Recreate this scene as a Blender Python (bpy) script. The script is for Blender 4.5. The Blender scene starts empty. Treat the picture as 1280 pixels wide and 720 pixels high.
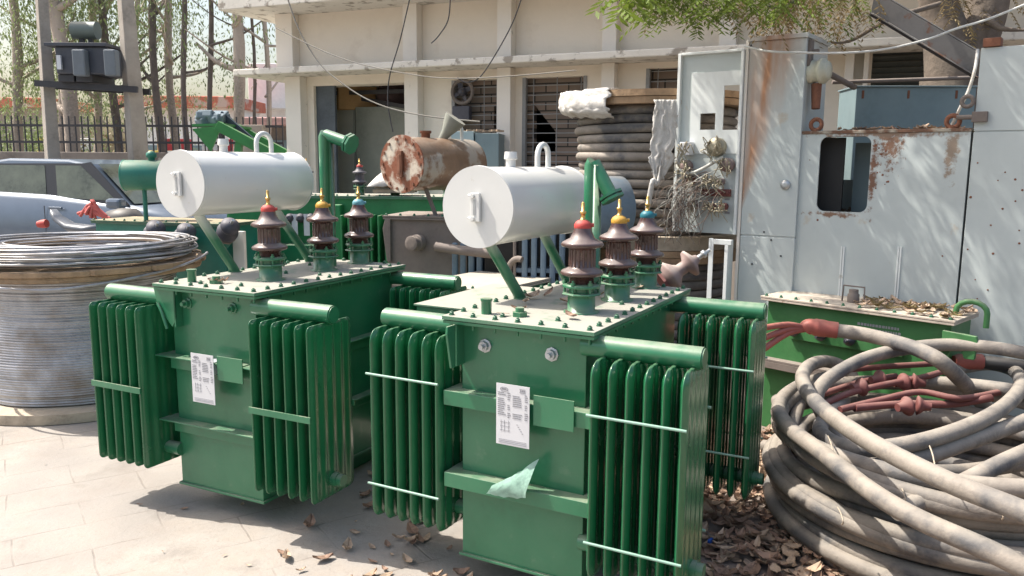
import bpy, bmesh, math, random
from mathutils import Vector, Matrix, noise
PI = math.pi
random.seed(7)
C = bpy.context.scene.collection
SC = bpy.context.scene
# ---------------------------------------------------------------- camera, sky, sun, exposure
CH, CF, CP, CRO = 1.8, 1010.0, 0.152, 0.007
_X = Vector((1, 0, 0)); _FW = Vector((0, math.cos(CP), -math.sin(CP))); _U = Vector((0, math.sin(CP), math.cos(CP)))
_R = math.cos(CRO) * _X + math.sin(CRO) * _U; _UP = -math.sin(CRO) * _X + math.cos(CRO) * _U
cam = bpy.data.cameras.new('camera'); camo = bpy.data.objects.new('camera', cam); C.objects.link(camo)
M = Matrix((_R, _UP, -_FW)).transposed().to_4x4(); M.translation = Vector((0, 0, CH)); camo.matrix_world = M
cam.sensor_width = 36; cam.lens = 36 * CF / 1280; cam.clip_end = 600; cam.clip_start = 0.05
SC.camera = camo
SUN_EL, SUN_AZ = math.radians(57), math.radians(13)      # azimuth measured from -x towards +y
w = bpy.data.worlds.new('World'); SC.world = w; w.use_nodes = True
nt = w.node_tree; bg = nt.nodes['Background']
sky = nt.nodes.new('ShaderNodeTexSky'); sky.sky_type = 'NISHITA'; sky.sun_disc = False
sky.sun_elevation = SUN_EL; sky.sun_rotation = math.radians(270) + SUN_AZ
GZ = 0.08
sky.air_density = 1.3; sky.dust_density = 5.0; sky.ozone_density = 0.7
nt.links.new(sky.outputs[0], bg.inputs[0]); bg.inputs[1].default_value = 0.148
sl = bpy.data.lights.new('sun', 'SUN'); sl.energy = 4.7; sl.angle = math.radians(0.55); sl.color = (1, 0.94, 0.85)
so = bpy.data.objects.new('sun', sl); C.objects.link(so)
S = Vector((-math.cos(SUN_AZ) * math.cos(SUN_EL), math.sin(SUN_AZ) * math.cos(SUN_EL), math.sin(SUN_EL)))
so.rotation_euler = S.to_track_quat('Z', 'Y').to_euler(); so.location = S * 30
SC.view_settings.view_transform = 'Standard'; SC.view_settings.look = 'None'
SC.view_settings.gamma = 1; SC.view_settings.exposure = 0.76; SC.view_settings.use_curve_mapping = False

# ---------------------------------------------------------------- frames: pixel -> point on a plane of the place
def ray(px, py): return _FW + _R * ((px - 640) / CF) + _UP * ((360 - py) / CF)
def uny(px, py, Y): d = ray(px, py); return Vector((0, 0, CH)) + d * (Y / d.y)
def unz(px, py, z): d = ray(px, py); return Vector((0, 0, CH)) + d * ((z - CH) / d.z)
class Frame:
    def __init__(s, x, y, yaw): s.x, s.y, s.a = x, y, yaw
    def loc(s, p):
        dx, dy = p[0] - s.x, p[1] - s.y; c, n = math.cos(s.a), math.sin(s.a)
        return Vector((dx * c - dy * n, dx * n + dy * c, p[2]))
    def wor(s, p):
        c, n = math.cos(s.a), math.sin(s.a)
        return Vector((s.x + p[0] * c + p[1] * n, s.y - p[0] * n + p[1] * c, p[2]))
    def px(s, px, py, ly=0.0):
        o = s.loc((0, 0, CH)); d = s.loc(Vector((0, 0, CH)) + ray(px, py)) - o
        return o + d * ((ly - o.y) / d.y)

# ---------------------------------------------------------------- mesh builder
def P3(*a): return Vector(a)
class MB:
    def __init__(s): s.v = []; s.f = []; s.m = []; s.sm = []; s.mi = 0
    def add(s, vs, fs, smooth=False):
        o = len(s.v); s.v += [tuple(v) for v in vs]
        for f in fs: s.f.append([i + o for i in f]); s.m.append(s.mi); s.sm.append(smooth)
        return s
    def box(s, x0, x1, y0, y1, z0, z1):
        vs = [(x, y, z) for z in (z0, z1) for y in (y0, y1) for x in (x0, x1)]
        return s.add(vs, [(0, 2, 3, 1), (4, 5, 7, 6), (0, 1, 5, 4), (2, 6, 7, 3), (0, 4, 6, 2), (1, 3, 7, 5)])
    def obox(s, c, sz, rot=None):
        rot = rot or Matrix.Identity(3); hx, hy, hz = [q / 2 for q in sz]; c = Vector(c)
        vs = [c + rot @ Vector((x, y, z)) for z in (-hz, hz) for y in (-hy, hy) for x in (-hx, hx)]
        return s.add(vs, [(0, 2, 3, 1), (4, 5, 7, 6), (0, 1, 5, 4), (2, 6, 7, 3), (0, 4, 6, 2), (1, 3, 7, 5)])
    def beam(s, p, q, wd, h, up=(0, 0, 1)):
        p, q = Vector(p), Vector(q); z = (q - p); L = z.length; z.normalize()
        x = Vector(up).cross(z)
        if x.length < 1e-4: x = Vector((1, 0, 0))
        x.normalize(); y = z.cross(x)
        return s.obox((p + q) / 2, (wd, h, L), Matrix((x, y, z)).transposed())
    def tube(s, pts, r, n=10, closed=False, caps=True, smooth=True):
        pts = [Vector(p) for p in pts]; N = len(pts)
        rs = r if isinstance(r, (list, tuple)) else [r] * N
        t0 = (pts[1] - pts[0]).normalized(); up = Vector((0, 0, 1)) if abs(t0.z) < 0.9 else Vector((1, 0, 0))
        nn = (up - t0 * up.dot(t0)).normalized(); vs = []; fs = []
        for i, p in enumerate(pts):
            if closed: t = (pts[(i + 1) % N] - pts[i - 1]).normalized()
            else: t = (pts[min(i + 1, N - 1)] - pts[max(i - 1, 0)]).normalized()
            nn = (nn - t * nn.dot(t)).normalized(); b = t.cross(nn)
            for k in range(n):
                a = 2 * PI * k / n; vs.append(p + (nn * math.cos(a) + b * math.sin(a)) * rs[i])
        for i in range(N if closed else N - 1):
            j = (i + 1) % N
            for k in range(n):
                l = (k + 1) % n; fs.append((i * n + k, i * n + l, j * n + l, j * n + k))
        s.add(vs, fs, smooth)
        if caps and not closed:
            s.add([vs[k] for k in range(n)], [tuple(range(n))[::-1]]); s.add([vs[(N - 1) * n + k] for k in range(n)], [tuple(range(n))])
        return s
    def cyl(s, p, q, r, n=14): return s.tube([p, q], r, n)
    def lathe(s, prof, base=(0, 0, 0), axis=(0, 0, 1), n=20, smooth=True, wob=None):
        base = Vector(base); z = Vector(axis).normalized()
        x = (Vector((1, 0, 0)) if abs(z.x) < 0.9 else Vector((0, 1, 0))); x = (x - z * x.dot(z)).normalized(); y = z.cross(x)
        vs = []; fs = []
        for i, (r, h) in enumerate(prof):
            for k in range(n):
                a = 2 * PI * k / n; rr = r + (wob(i, a) if wob else 0); vs.append(base + z * h + (x * math.cos(a) + y * math.sin(a)) * rr)
        for i in range(len(prof) - 1):
            for k in range(n):
                l = (k + 1) % n; fs.append((i * n + k, i * n + l, (i + 1) * n + l, (i + 1) * n + k))
        s.add(vs, fs, smooth); m = len(prof) - 1
        if prof[0][0] > 1e-4: s.add(vs[:n], [tuple(range(n))[::-1]])
        if prof[m][0] > 1e-4: s.add(vs[m * n:], [tuple(range(n))])
        return s
    def prism(s, poly, d0, d1, plane='xz'):
        def mk(a, b, d): return {'xz': (a, d, b), 'yz': (d, a, b), 'xy': (a, b, d)}[plane]
        n = len(poly); vs = [mk(a, b, d0) for a, b in poly] + [mk(a, b, d1) for a, b in poly]
        fs = [tuple(range(n)), tuple(range(n, 2 * n))[::-1]] + [(i, i + n, (i + 1) % n + n, (i + 1) % n) for i in range(n)]
        return s.add(vs, fs)
    def quad(s, a, b, c, d): return s.add([a, b, c, d], [(0, 1, 2, 3)])
    def build(s, name, mats, parent=None, bevel=0, fix=True):
        me = bpy.data.meshes.new(name); me.from_pydata(s.v, [], s.f)
        for m in (mats if isinstance(mats, (list, tuple)) else [mats]): me.materials.append(m)
        me.polygons.foreach_set('material_index', s.m); me.polygons.foreach_set('use_smooth', s.sm); me.update()
        if fix:
            b = bmesh.new(); b.from_mesh(me); bmesh.ops.recalc_face_normals(b, faces=b.faces); b.to_mesh(me); b.free()
        o = bpy.data.objects.new(name, me); C.objects.link(o)
        if parent: o.parent = parent
        if bevel:
            bv = o.modifiers.new('bevel', 'BEVEL'); bv.width = bevel; bv.segments = 2; bv.limit_method = 'ANGLE'; bv.angle_limit = math.radians(50)
        return o
def tag(o, label=None, cat=None, group=None, kind=None):
    if label: o['label'] = label
    if cat: o['category'] = cat
    if group: o['group'] = group
    if kind: o['kind'] = kind
    return o
def thing(name, label, cat, loc=(0, 0, 0), yaw=0, group=None):
    o = bpy.data.objects.new(name, None); C.objects.link(o); o.location = loc; o.rotation_euler = (0, 0, -yaw)
    o.empty_display_size = 0.2
    return tag(o, label, cat, group)
def copy_tree(o, parent=None):
    c = o.copy(); C.objects.link(c); c.parent = parent
    for ch in list(o.children): copy_tree(ch, c)
    return c
def smoothpath(pts, k=6, closed=False):
    pts = [Vector(p) for p in pts]; n = len(pts); out = []
    for i in range(n if closed else n - 1):
        if closed: a, b, c, d = pts[i - 1], pts[i], pts[(i + 1) % n], pts[(i + 2) % n]
        else: a, b, c, d = pts[max(i - 1, 0)], pts[i], pts[i + 1], pts[min(i + 2, n - 1)]
        for j in range(k):
            t = j / k; out.append(0.5 * ((2 * b) + (c - a) * t + (2 * a - 5 * b + 4 * c - d) * t * t + (3 * b - a - 3 * c + d) * t ** 3))
    if not closed: out.append(pts[-1])
    return out

# ---------------------------------------------------------------- materials
def mat(name, col, rough=0.5, metal=0.0, var=0.25, scale=6.0, dust=0.0, dustcol=(0.42, 0.38, 0.31), bump=0.0, bscale=40.0,
        spots=None, spotscale=3.0, spotlo=0.55, spothi=0.62, coat=0.0, streak=False, col2=None, trans=0.0, base_grime=0.0):
    m = bpy.data.materials.new(name); m.use_nodes = True; t = m.node_tree; N = t.nodes; L = t.links
    b = N['Principled BSDF']; b.inputs['Roughness'].default_value = rough; b.inputs['Metallic'].default_value = metal
    if coat: b.inputs['Coat Weight'].default_value = coat; b.inputs['Coat Roughness'].default_value = 0.12
    tc = N.new('ShaderNodeTexCoord'); vec = tc.outputs['Object']
    def ns(sc, det=5, st=False):
        n = N.new('ShaderNodeTexNoise'); n.inputs['Scale'].default_value = sc; n.inputs['Detail'].default_value = det; n.inputs['Roughness'].default_value = 0.6
        if st:
            mp = N.new('ShaderNodeMapping'); mp.inputs['Scale'].default_value = (1, 1, 0.12); L.new(vec, mp.inputs[0]); L.new(mp.outputs[0], n.inputs['Vector'])
        else: L.new(vec, n.inputs['Vector'])
        return n.outputs['Fac']
    def ramp(x, lo, hi):
        r = N.new('ShaderNodeMapRange'); r.inputs[1].default_value = lo; r.inputs[2].default_value = hi; L.new(x, r.inputs[0]); return r.outputs[0]
    def mix(f, a, c):
        x = N.new('ShaderNodeMix'); x.data_type = 'RGBA'
        if isinstance(f, float): x.inputs[0].default_value = f
        else: L.new(f, x.inputs[0])
        for s_, q in ((6, a), (7, c)):
            if isinstance(q, tuple): x.inputs[s_].default_value = (*q, 1)
            else: L.new(q, x.inputs[s_])
        return x.outputs[2]
    hi = tuple(min(1, c * (1 + var)) for c in col); lo = tuple(c * (1 - var) for c in col) if not col2 else col2
    out = mix(ramp(ns(scale, st=streak), 0.35, 0.65), lo, hi)
    out = mix(ramp(ns(scale * 7.3), 0.3, 0.75), out, tuple(min(1, c * (1 + var * .5)) for c in col))if var > 0.05 else out
    rf = None
    if spots:
        f = ramp(ns(spotscale, 8, streak), spotlo, spothi); out = mix(f, out, spots); rf = f
    if dust:
        g = N.new('ShaderNodeNewGeometry'); sx = N.new('ShaderNodeSeparateXYZ'); L.new(g.outputs['Normal'], sx.inputs[0])
        up = ramp(sx.outputs[2], 0.3, 0.95); nn = ramp(ns(9, 6), 0.25, 0.6)
        mu = N.new('ShaderNodeMath'); mu.operation = 'MULTIPLY'; L.new(up, mu.inputs[0]); L.new(nn, mu.inputs[1])
        ad = N.new('ShaderNodeMath'); ad.operation = 'MULTIPLY_ADD'; L.new(mu.outputs[0], ad.inputs[0]); ad.inputs[1].default_value = dust
        th = N.new('ShaderNodeMath'); th.operation = 'MULTIPLY'; L.new(ramp(ns(3.1, 6), 0.4, 0.8), th.inputs[0]); th.inputs[1].default_value = dust * 0.18
        L.new(th.outputs[0], ad.inputs[2]); ad.use_clamp = True
        out = mix(ad.outputs[0], out, dustcol)
        rr = N.new('ShaderNodeMapRange'); L.new(ad.outputs[0], rr.inputs[0]); rr.inputs[3].default_value = rough; rr.inputs[4].default_value = 0.9
        L.new(rr.outputs[0], b.inputs['Roughness'])
    L.new(out, b.inputs['Base Color'])
    if bump:
        bp = N.new('ShaderNodeBump'); bp.inputs['Strength'].default_value = bump; bp.inputs['Distance'].default_value = 0.01
        L.new(ns(bscale, 6), bp.inputs['Height']); L.new(bp.outputs[0], b.inputs['Normal'])
    if trans:
        m2 = N.new('ShaderNodeMixShader'); tl = N.new('ShaderNodeBsdfTranslucent'); L.new(out, tl.inputs[0]); m2.inputs[0].default_value = trans
        L.new(b.outputs[0], m2.inputs[1]); L.new(tl.outputs[0], m2.inputs[2]); L.new(m2.outputs[0], N['Material Output'].inputs[0])
    return m
G = mat('green_paint', (0.015, 0.14, 0.064), 0.3, var=0.16, scale=3, dust=0.45, bump=0.08, bscale=18, coat=0.3, spots=(0.09, 0.2, 0.12), spotscale=13, spotlo=0.62, spothi=0.85)
GL = mat('green_paint_dusty_lid', (0.05, 0.17, 0.095), 0.5, var=0.15, scale=5, dust=1.7, dustcol=(0.31, 0.3, 0.26), bump=0.15, spots=(.12, .16, .12), spotscale=4, spotlo=.5, spothi=.8)
GD = mat('green_paint_deep', (0.008, 0.115, 0.05), 0.28, var=0.15, scale=4, dust=0.4, coat=0.4)
GF = mat('green_fin_paint', (0.01, 0.118, 0.045), 0.26, var=0.15, scale=4, dust=0.2, coat=0.5)
TEAL = mat('teal_green_paint', (0.01, 0.15, 0.11), 0.4, var=0.15, dust=0.5, dustcol=(0.3, 0.24, 0.16))
TANKG = mat('teal_dusty_lid', (0.05, 0.12, 0.08), 0.7, var=0.3, dust=1.1, dustcol=(0.33, 0.26, 0.17))
WHITE = mat('white_gloss_paint', (0.6, 0.605, 0.59), 0.28, var=0.05, scale=2, dust=0.12, coat=0.4, bump=0.05, bscale=9, spots=(0.5, 0.48, 0.42), spotscale=24, spotlo=0.67, spothi=0.76)
PORC = mat('brown_porcelain', (0.055, 0.022, 0.018), 0.25, var=0.4, scale=15, dust=0.75, dustcol=(0.27, 0.235, 0.225), coat=0.5)
PORCD = mat('dark_grey_porcelain', (0.045, 0.045, 0.06), 0.45, var=0.3, dust=0.6, dustcol=(0.2, 0.19, 0.2))
PORCW = mat('dusty_pale_porcelain', (0.2, 0.14, 0.13), 0.6, var=0.3, dust=0.8, dustcol=(0.42, 0.38, 0.34))
BRASS = mat('brass', (0.55, 0.36, 0.13), 0.4, metal=0.9, var=0.2)
REDR = mat('red_rubber', (0.36, 0.035, 0.03), 0.6, var=0.25, dust=.25); YELR = mat('yellow_rubber', (0.5, 0.27, 0.03), 0.6, var=0.25, dust=.25)
BLUR = mat('light_blue_rubber', (0.12, 0.3, 0.36), 0.5, var=0.15); BLUT = mat('teal_blue_rubber', (0.01, 0.13, 0.17), 0.5, var=0.15)
STEEL = mat('galvanised_steel', (0.42, 0.44, 0.45), 0.4, metal=0.6, var=0.2); RODM = mat('pale_green_rod', (0.2, 0.34, 0.27), 0.4, var=0.1)
GST = G.copy(); GST.name = 'green_strut_with_white_overspray'; _N = GST.node_tree.nodes; _L = GST.node_tree.links; _b = _N['Principled BSDF']; _o = _b.inputs['Base Color'].links[0].from_socket
_t = _N.new('ShaderNodeTexCoord'); _s = _N.new('ShaderNodeSeparateXYZ'); _L.new(_t.outputs['Object'], _s.inputs[0]); _r = _N.new('ShaderNodeMapRange'); _L.new(_s.outputs[2], _r.inputs[0]); _r.inputs[1].default_value = 1.4; _r.inputs[2].default_value = 1.53
_x = _N.new('ShaderNodeMix'); _x.data_type = 'RGBA'; _L.new(_r.outputs[0], _x.inputs[0]); _L.new(_o, _x.inputs[6]); _x.inputs[7].default_value = (.55, .58, .53, 1); _L.new(_x.outputs[2], _b.inputs['Base Color'])
BOLT = mat('green_bolt', (0.015, 0.11, 0.06), 0.4, var=0.2, dust=0.3)
PAPER = mat('nameplate_metal', (0.62, 0.63, 0.66), 0.35, metal=0.2, var=0.05); INK = mat('ink', (0.25, 0.25, 0.27), 0.6, var=0.1)
ALU = mat('aluminium_wire', (0.36, 0.365, 0.385), 0.45, metal=0.6, var=0.25, scale=9, spots=(0.24, 0.2, 0.16), spotscale=3, spotlo=0.45, spothi=0.7)
WOOD = mat('weathered_wood', (0.3, 0.2, 0.12), 0.85, var=0.4, scale=8, dust=0.3, bump=0.5, bscale=30)
WOODP = mat('pale_weathered_planks', (0.36, 0.3, 0.23), 0.85, var=0.35, scale=8, dust=0.3, bump=0.5, bscale=30)
CABLE = mat('dusty_black_cable', (0.13, 0.12, 0.115), 0.62, var=0.3, scale=7, dust=0.75, dustcol=(0.42, 0.37, 0.31), bump=0.15, spots=(0.07, 0.07, 0.078), spotscale=4, spotlo=0.5, spothi=0.62)
CABLEF = mat('dusty_grey_cable', (0.2, 0.175, 0.15), 0.66, var=0.35, scale=10, dust=0.55, dustcol=(0.36, 0.325, 0.275), bump=0.25, bscale=60, spots=(0.075, 0.075, 0.08), spotscale=4, spotlo=0.5, spothi=0.62)
REDS = mat('red_heat_shrink', (0.3, 0.075, 0.058), 0.55, var=0.2, dust=0.5, dustcol=(0.4, 0.22, 0.17))
REDD = mat('dull_red_boot', (0.14, 0.042, 0.038), 0.7, var=0.25, dust=0.4, dustcol=(0.3, 0.2, 0.17))
CAB = mat('pale_blue_grey_cabinet', (0.44, 0.485, 0.48), 0.42, var=0.08, scale=2, dust=0.3, bump=0.03, spots=(0.42, 0.39, 0.33), spotscale=6, spotlo=0.64, spothi=0.72)
CABL = mat('light_grey_panel', (0.64, 0.67, 0.66), 0.42, var=0.08, scale=2, spots=(0.38, 0.36, 0.31), spotscale=8, spotlo=0.66, spothi=0.74)
CABB = mat('blue_grey_cabinet', (0.16, 0.225, 0.245), 0.5, var=0.15, scale=3, dust=0.4)
CABG = mat('grey_green_cabinet', (0.2, 0.21, 0.18), 0.6, var=0.2, scale=3, dust=0.3)
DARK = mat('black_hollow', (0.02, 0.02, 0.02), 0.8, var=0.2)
BLACK = mat('black_rubber', (0.025, 0.025, 0.028), 0.5, var=0.2, dust=0.2)
RUSTY = mat('rusty_white_end_plate', (0.5, 0.44, 0.36), 0.7, var=0.15, spots=(0.2, 0.065, 0.03), spotscale=7, spotlo=0.4, spothi=0.52, streak=False, bump=0.3)
RUSTB = mat('brown_oxidised_drum', (0.2, 0.115, 0.065), 0.55, var=0.3, scale=5, dust=0.25, spots=(0.4, 0.36, 0.31), spotscale=3.2, spotlo=0.54, spothi=0.6, coat=.5)
OLDG = mat('dusty_grey_brown_steel', (0.15, 0.125, 0.11), 0.8, var=0.25, dust=0.7, dustcol=(0.27, 0.23, 0.2))
BLUEG = mat('faded_blue_steel', (0.14, 0.2, 0.26), 0.6, var=0.2, dust=0.5, dustcol=(0.3, 0.27, 0.24))
RUST = mat('rust', (0.17, 0.07, 0.04), 0.85, var=0.4, scale=12, bump=0.4)
WALL = mat('cream_plaster', (0.74, 0.67, 0.575), 0.9, var=0.06, scale=1.2, bump=0.25, bscale=25, spots=(0.6, 0.52, 0.43), spotscale=2.2, spotlo=0.55, spothi=0.75)
WALL2 = mat('pale_plaster', (0.74, 0.69, 0.62), 0.9, var=0.06, scale=1.5, bump=0.2, bscale=25, spots=(0.35, 0.32, 0.28), spotscale=5, spotlo=0.66, spothi=0.72)
LEDGE = mat('worn_white_ledge', (0.62, 0.59, 0.53), 0.9, var=0.1, scale=4, bump=0.3, spots=(0.3, 0.27, 0.23), spotscale=7, spotlo=0.55, spothi=0.62)
CONC = mat('old_concrete', (0.3, 0.27, 0.235), 0.9, var=0.25, scale=3, bump=0.4)
CONCD = mat('stained_concrete_wall', (0.19, 0.165, 0.145), 0.9, var=0.4, scale=2, bump=0.4, spots=(0.4, 0.36, 0.32), spotscale=2.5, spotlo=0.6, spothi=0.63)
IRON = mat('dark_iron', (0.035, 0.035, 0.04), 0.6, var=0.2)
BARK = mat('pale_bark', (0.36, 0.3, 0.25), 0.9, var=0.4, scale=4, streak=True, bump=0.5, bscale=20)
BARKD = mat('dark_bark', (0.14, 0.115, 0.1), 0.95, var=0.4, scale=6, bump=0.8, bscale=25)
BARKN = mat('grey_brown_bark', (0.13, 0.105, 0.085), 0.95, var=0.4, scale=8, bump=0.9, bscale=22)
LEAFE = mat('eucalyptus_leaves', (0.19, 0.24, 0.1), 0.6, var=0.4, scale=1.2, trans=0.3)
LEAFN = mat('neem_leaves', (0.12, 0.17, 0.025), 0.5, var=0.45, scale=1.5, trans=0.35)
LEAFY = mat('dry_neem_leaves', (0.2, 0.15, 0.07), 0.6, var=0.4, scale=3, trans=0.3)
LEAFD = mat('dead_leaves', (0.24, 0.155, 0.11), 0.8, var=0.6, scale=9)
LEAFP = mat('pale_dead_leaves', (0.38, 0.28, 0.2), 0.8, var=0.5, scale=9)
SILV = mat('silver_blue_car_paint', (0.09, 0.12, 0.165), 0.4, metal=0.3, var=0.04, coat=0.5)
CTRIM = mat('black_car_trim', (.012, .012, .014), .35, var=.1)
GLASS = mat('dark_window_glass', (0.07, 0.08, 0.06), 0.08, var=0.5, scale=3)
CLOTH = mat('white_woven_plastic', (0.48, 0.465, 0.44), 0.7, var=0.2, scale=14, bump=0.9, bscale=22, spots=(.38, .34, .29), spotscale=9, spotlo=.55, spothi=.65)
FILM = mat('green_white_film', (0.3, 0.48, 0.4), 0.3, var=0.3, scale=12, trans=0.3)
ROOFS = mat('dark_steel_section', (0.16, 0.155, 0.155), 0.6, var=0.2, spots=(0.17, 0.08, 0.05), spotscale=8)
def brickmat():
    m = bpy.data.materials.new('grey_brick_screen'); m.use_nodes = True; N = m.node_tree.nodes; L = m.node_tree.links; b = N['Principled BSDF']
    tc = N.new('ShaderNodeTexCoord'); mp = N.new('ShaderNodeMapping'); mp.inputs['Rotation'].default_value = (PI / 2, 0, 0)
    br = N.new('ShaderNodeTexBrick'); br.inputs['Scale'].default_value = 1; br.inputs['Brick Width'].default_value = 0.27; br.inputs['Row Height'].default_value = 0.1
    br.inputs['Mortar Size'].default_value = 0.008; br.inputs['Color1'].default_value = (0.27, 0.2, 0.155, 1); br.inputs['Color2'].default_value = (0.2, 0.16, 0.13, 1); br.inputs['Mortar'].default_value = (0.05, 0.045, 0.04, 1)
    L.new(tc.outputs['Object'], mp.inputs[0]); L.new(mp.outputs[0], br.inputs['Vector']); L.new(br.outputs['Color'], b.inputs['Base Color']); b.inputs['Roughness'].default_value = 0.9
    bp = N.new('ShaderNodeBump'); bp.inputs['Strength'].default_value = 0.7; bp.inputs['Distance'].default_value = 0.02; bp.invert = True
    L.new(br.outputs['Fac'], bp.inputs['Height']); L.new(bp.outputs[0], b.inputs['Normal']); return m
BRICK = brickmat(); GRL = mat('grey_grille_wire', (.25, .25, .25), .6, var=.2)
def groundmat():
    m = bpy.data.materials.new('dusty_paving'); m.use_nodes = True; N = m.node_tree.nodes; L = m.node_tree.links; b = N['Principled BSDF']
    tc = N.new('ShaderNodeTexCoord'); vec = tc.outputs['Object']
    def ns(sc, det=6, w_=0):
        n = N.new('ShaderNodeTexNoise'); n.inputs['Scale'].default_value = sc; n.inputs['Detail'].default_value = det; n.inputs['Roughness'].default_value = 0.65; L.new(vec, n.inputs['Vector']); return n.outputs['Fac']
    def ramp(x, lo, hi, a=0., c=1.):
        r = N.new('ShaderNodeMapRange'); r.inputs[1].default_value = lo; r.inputs[2].default_value = hi; r.inputs[3].default_value = a; r.inputs[4].default_value = c; L.new(x, r.inputs[0]); return r.outputs[0]
    def mix(f, a, c):
        x = N.new('ShaderNodeMix'); x.data_type = 'RGBA'; L.new(f, x.inputs[0])
        for s_, q in ((6, a), (7, c)):
            if isinstance(q, tuple): x.inputs[s_].default_value = (*q, 1)
            else: L.new(q, x.inputs[s_])
        return x.outputs[2]
    mp = N.new('ShaderNodeMapping'); mp.inputs['Rotation'].default_value = (0, 0, math.radians(-33)); L.new(vec, mp.inputs[0])
    wn = N.new('ShaderNodeTexNoise'); wn.inputs['Scale'].default_value = 2.5; L.new(vec, wn.inputs['Vector'])
    va = N.new('ShaderNodeVectorMath'); va.operation = 'MULTIPLY_ADD'; L.new(wn.outputs['Color'], va.inputs[0]); va.inputs[1].default_value = (0.05, 0.05, 0); L.new(mp.outputs[0], va.inputs[2])
    br = N.new('ShaderNodeTexBrick'); br.inputs['Scale'].default_value = 1; br.inputs['Brick Width'].default_value = 0.62; br.inputs['Row Height'].default_value = 0.3; br.inputs['Mortar Size'].default_value = 0.006; br.inputs['Mortar Smooth'].default_value = 0.6
    L.new(va.outputs[0], br.inputs['Vector'])
    c = mix(ramp(ns(1.1), .35, .65), (0.265, 0.245, 0.225), (0.335, 0.31, 0.28))
    c = mix(ramp(ns(7), .4, .7), c, (0.31, 0.275, 0.24)); c = mix(ramp(ns(45, 4), .55, .75), c, (0.27, 0.235, 0.21))
    c = mix(ramp(ns(0.6, 3), .5, .6), c, (0.26, 0.24, 0.22)); c = mix(ramp(ns(1.9, 8), .58, .68), c, (0.22, 0.2, 0.18)); c = mix(ramp(ns(160, 2), .68, .74), c, (0.14, 0.12, 0.1))
    jm = N.new('ShaderNodeMath'); jm.operation = 'MULTIPLY'; L.new(br.outputs['Fac'], jm.inputs[0]); L.new(ramp(ns(3), .42, .62, .06, .6), jm.inputs[1])
    c = mix(jm.outputs[0], c, (0.15, 0.125, 0.11))
    # dirt towards the right hand side of the yard
    sx = N.new('ShaderNodeSeparateXYZ'); L.new(vec, sx.inputs[0])
    ad = N.new('ShaderNodeMath'); ad.operation = 'ADD'; L.new(ramp(sx.outputs[0], -0.3, 1.0), ad.inputs[0]); L.new(ramp(ns(2), .3, .7, -.3, .3), ad.inputs[1]); ad.use_clamp = True
    c = mix(ad.outputs[0], c, (0.2, 0.165, 0.14)); L.new(c, b.inputs['Base Color']); b.inputs['Roughness'].default_value = 0.92
    bp = N.new('ShaderNodeBump'); bp.inputs['Strength'].default_value = 0.35; bp.inputs['Distance'].default_value = 0.012
    h = N.new('ShaderNodeMath'); h.operation = 'SUBTRACT'; L.new(ns(30), h.inputs[0]); L.new(jm.outputs[0], h.inputs[1]); L.new(h.outputs[0], bp.inputs['Height']); L.new(bp.outputs[0], b.inputs['Normal'])
    return m
def rustcab():
    # the tall cabinet: pale paint with an orange rust run falling from its top left corner (object x across, z up)
    m = CAB.copy(); m.name = 'rust_streaked_cabinet'; N = m.node_tree.nodes; L = m.node_tree.links; b = N['Principled BSDF']
    old = b.inputs['Base Color'].links[0].from_socket
    tc = N.new('ShaderNodeTexCoord'); sx = N.new('ShaderNodeSeparateXYZ'); L.new(tc.outputs['Object'], sx.inputs[0])
    n = N.new('ShaderNodeTexNoise'); n.inputs['Scale'].default_value = 5; n.inputs['Detail'].default_value = 6
    mp = N.new('ShaderNodeMapping'); mp.inputs['Scale'].default_value = (2, 1, 0.3); L.new(tc.outputs['Object'], mp.inputs[0]); L.new(mp.outputs[0], n.inputs['Vector'])
    def mt(op, a, c, cl=False):
        x = N.new('ShaderNodeMath'); x.operation = op; x.use_clamp = cl
        for i, q in enumerate((a, c)):
            if isinstance(q, (int, float)): x.inputs[i].default_value = q
            else: L.new(q, x.inputs[i])
        return x.outputs[0]
    # distance from the line x = 0.11 + 0.10*(ztop - z)
    dz = mt('SUBTRACT', 2.62, sx.outputs[2]); cx = mt('ADD', mt('MULTIPLY', dz, -0.17), 0.17); d = mt('ABSOLUTE', mt('SUBTRACT', sx.outputs[0], cx), 0)
    wdt = mt('SUBTRACT', 0.25, mt('MULTIPLY', dz, 0.2)); f = mt('SUBTRACT', 1, mt('DIVIDE', d, mt('MAXIMUM', wdt, 0.004)), True)
    f = mt('MULTIPLY', mt('MULTIPLY', f, 1.5), mt('MULTIPLY', mt('SUBTRACT', n.outputs['Fac'], 0.22, True), 2.0), True)
    x = N.new('ShaderNodeMix'); x.data_type = 'RGBA'; L.new(f, x.inputs[0]); L.new(old, x.inputs[6]); x.inputs[7].default_value = (0.36, 0.185, 0.1, 1)
    L.new(x.outputs[2], b.inputs['Base Color']); return m
RCAB = rustcab()
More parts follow.
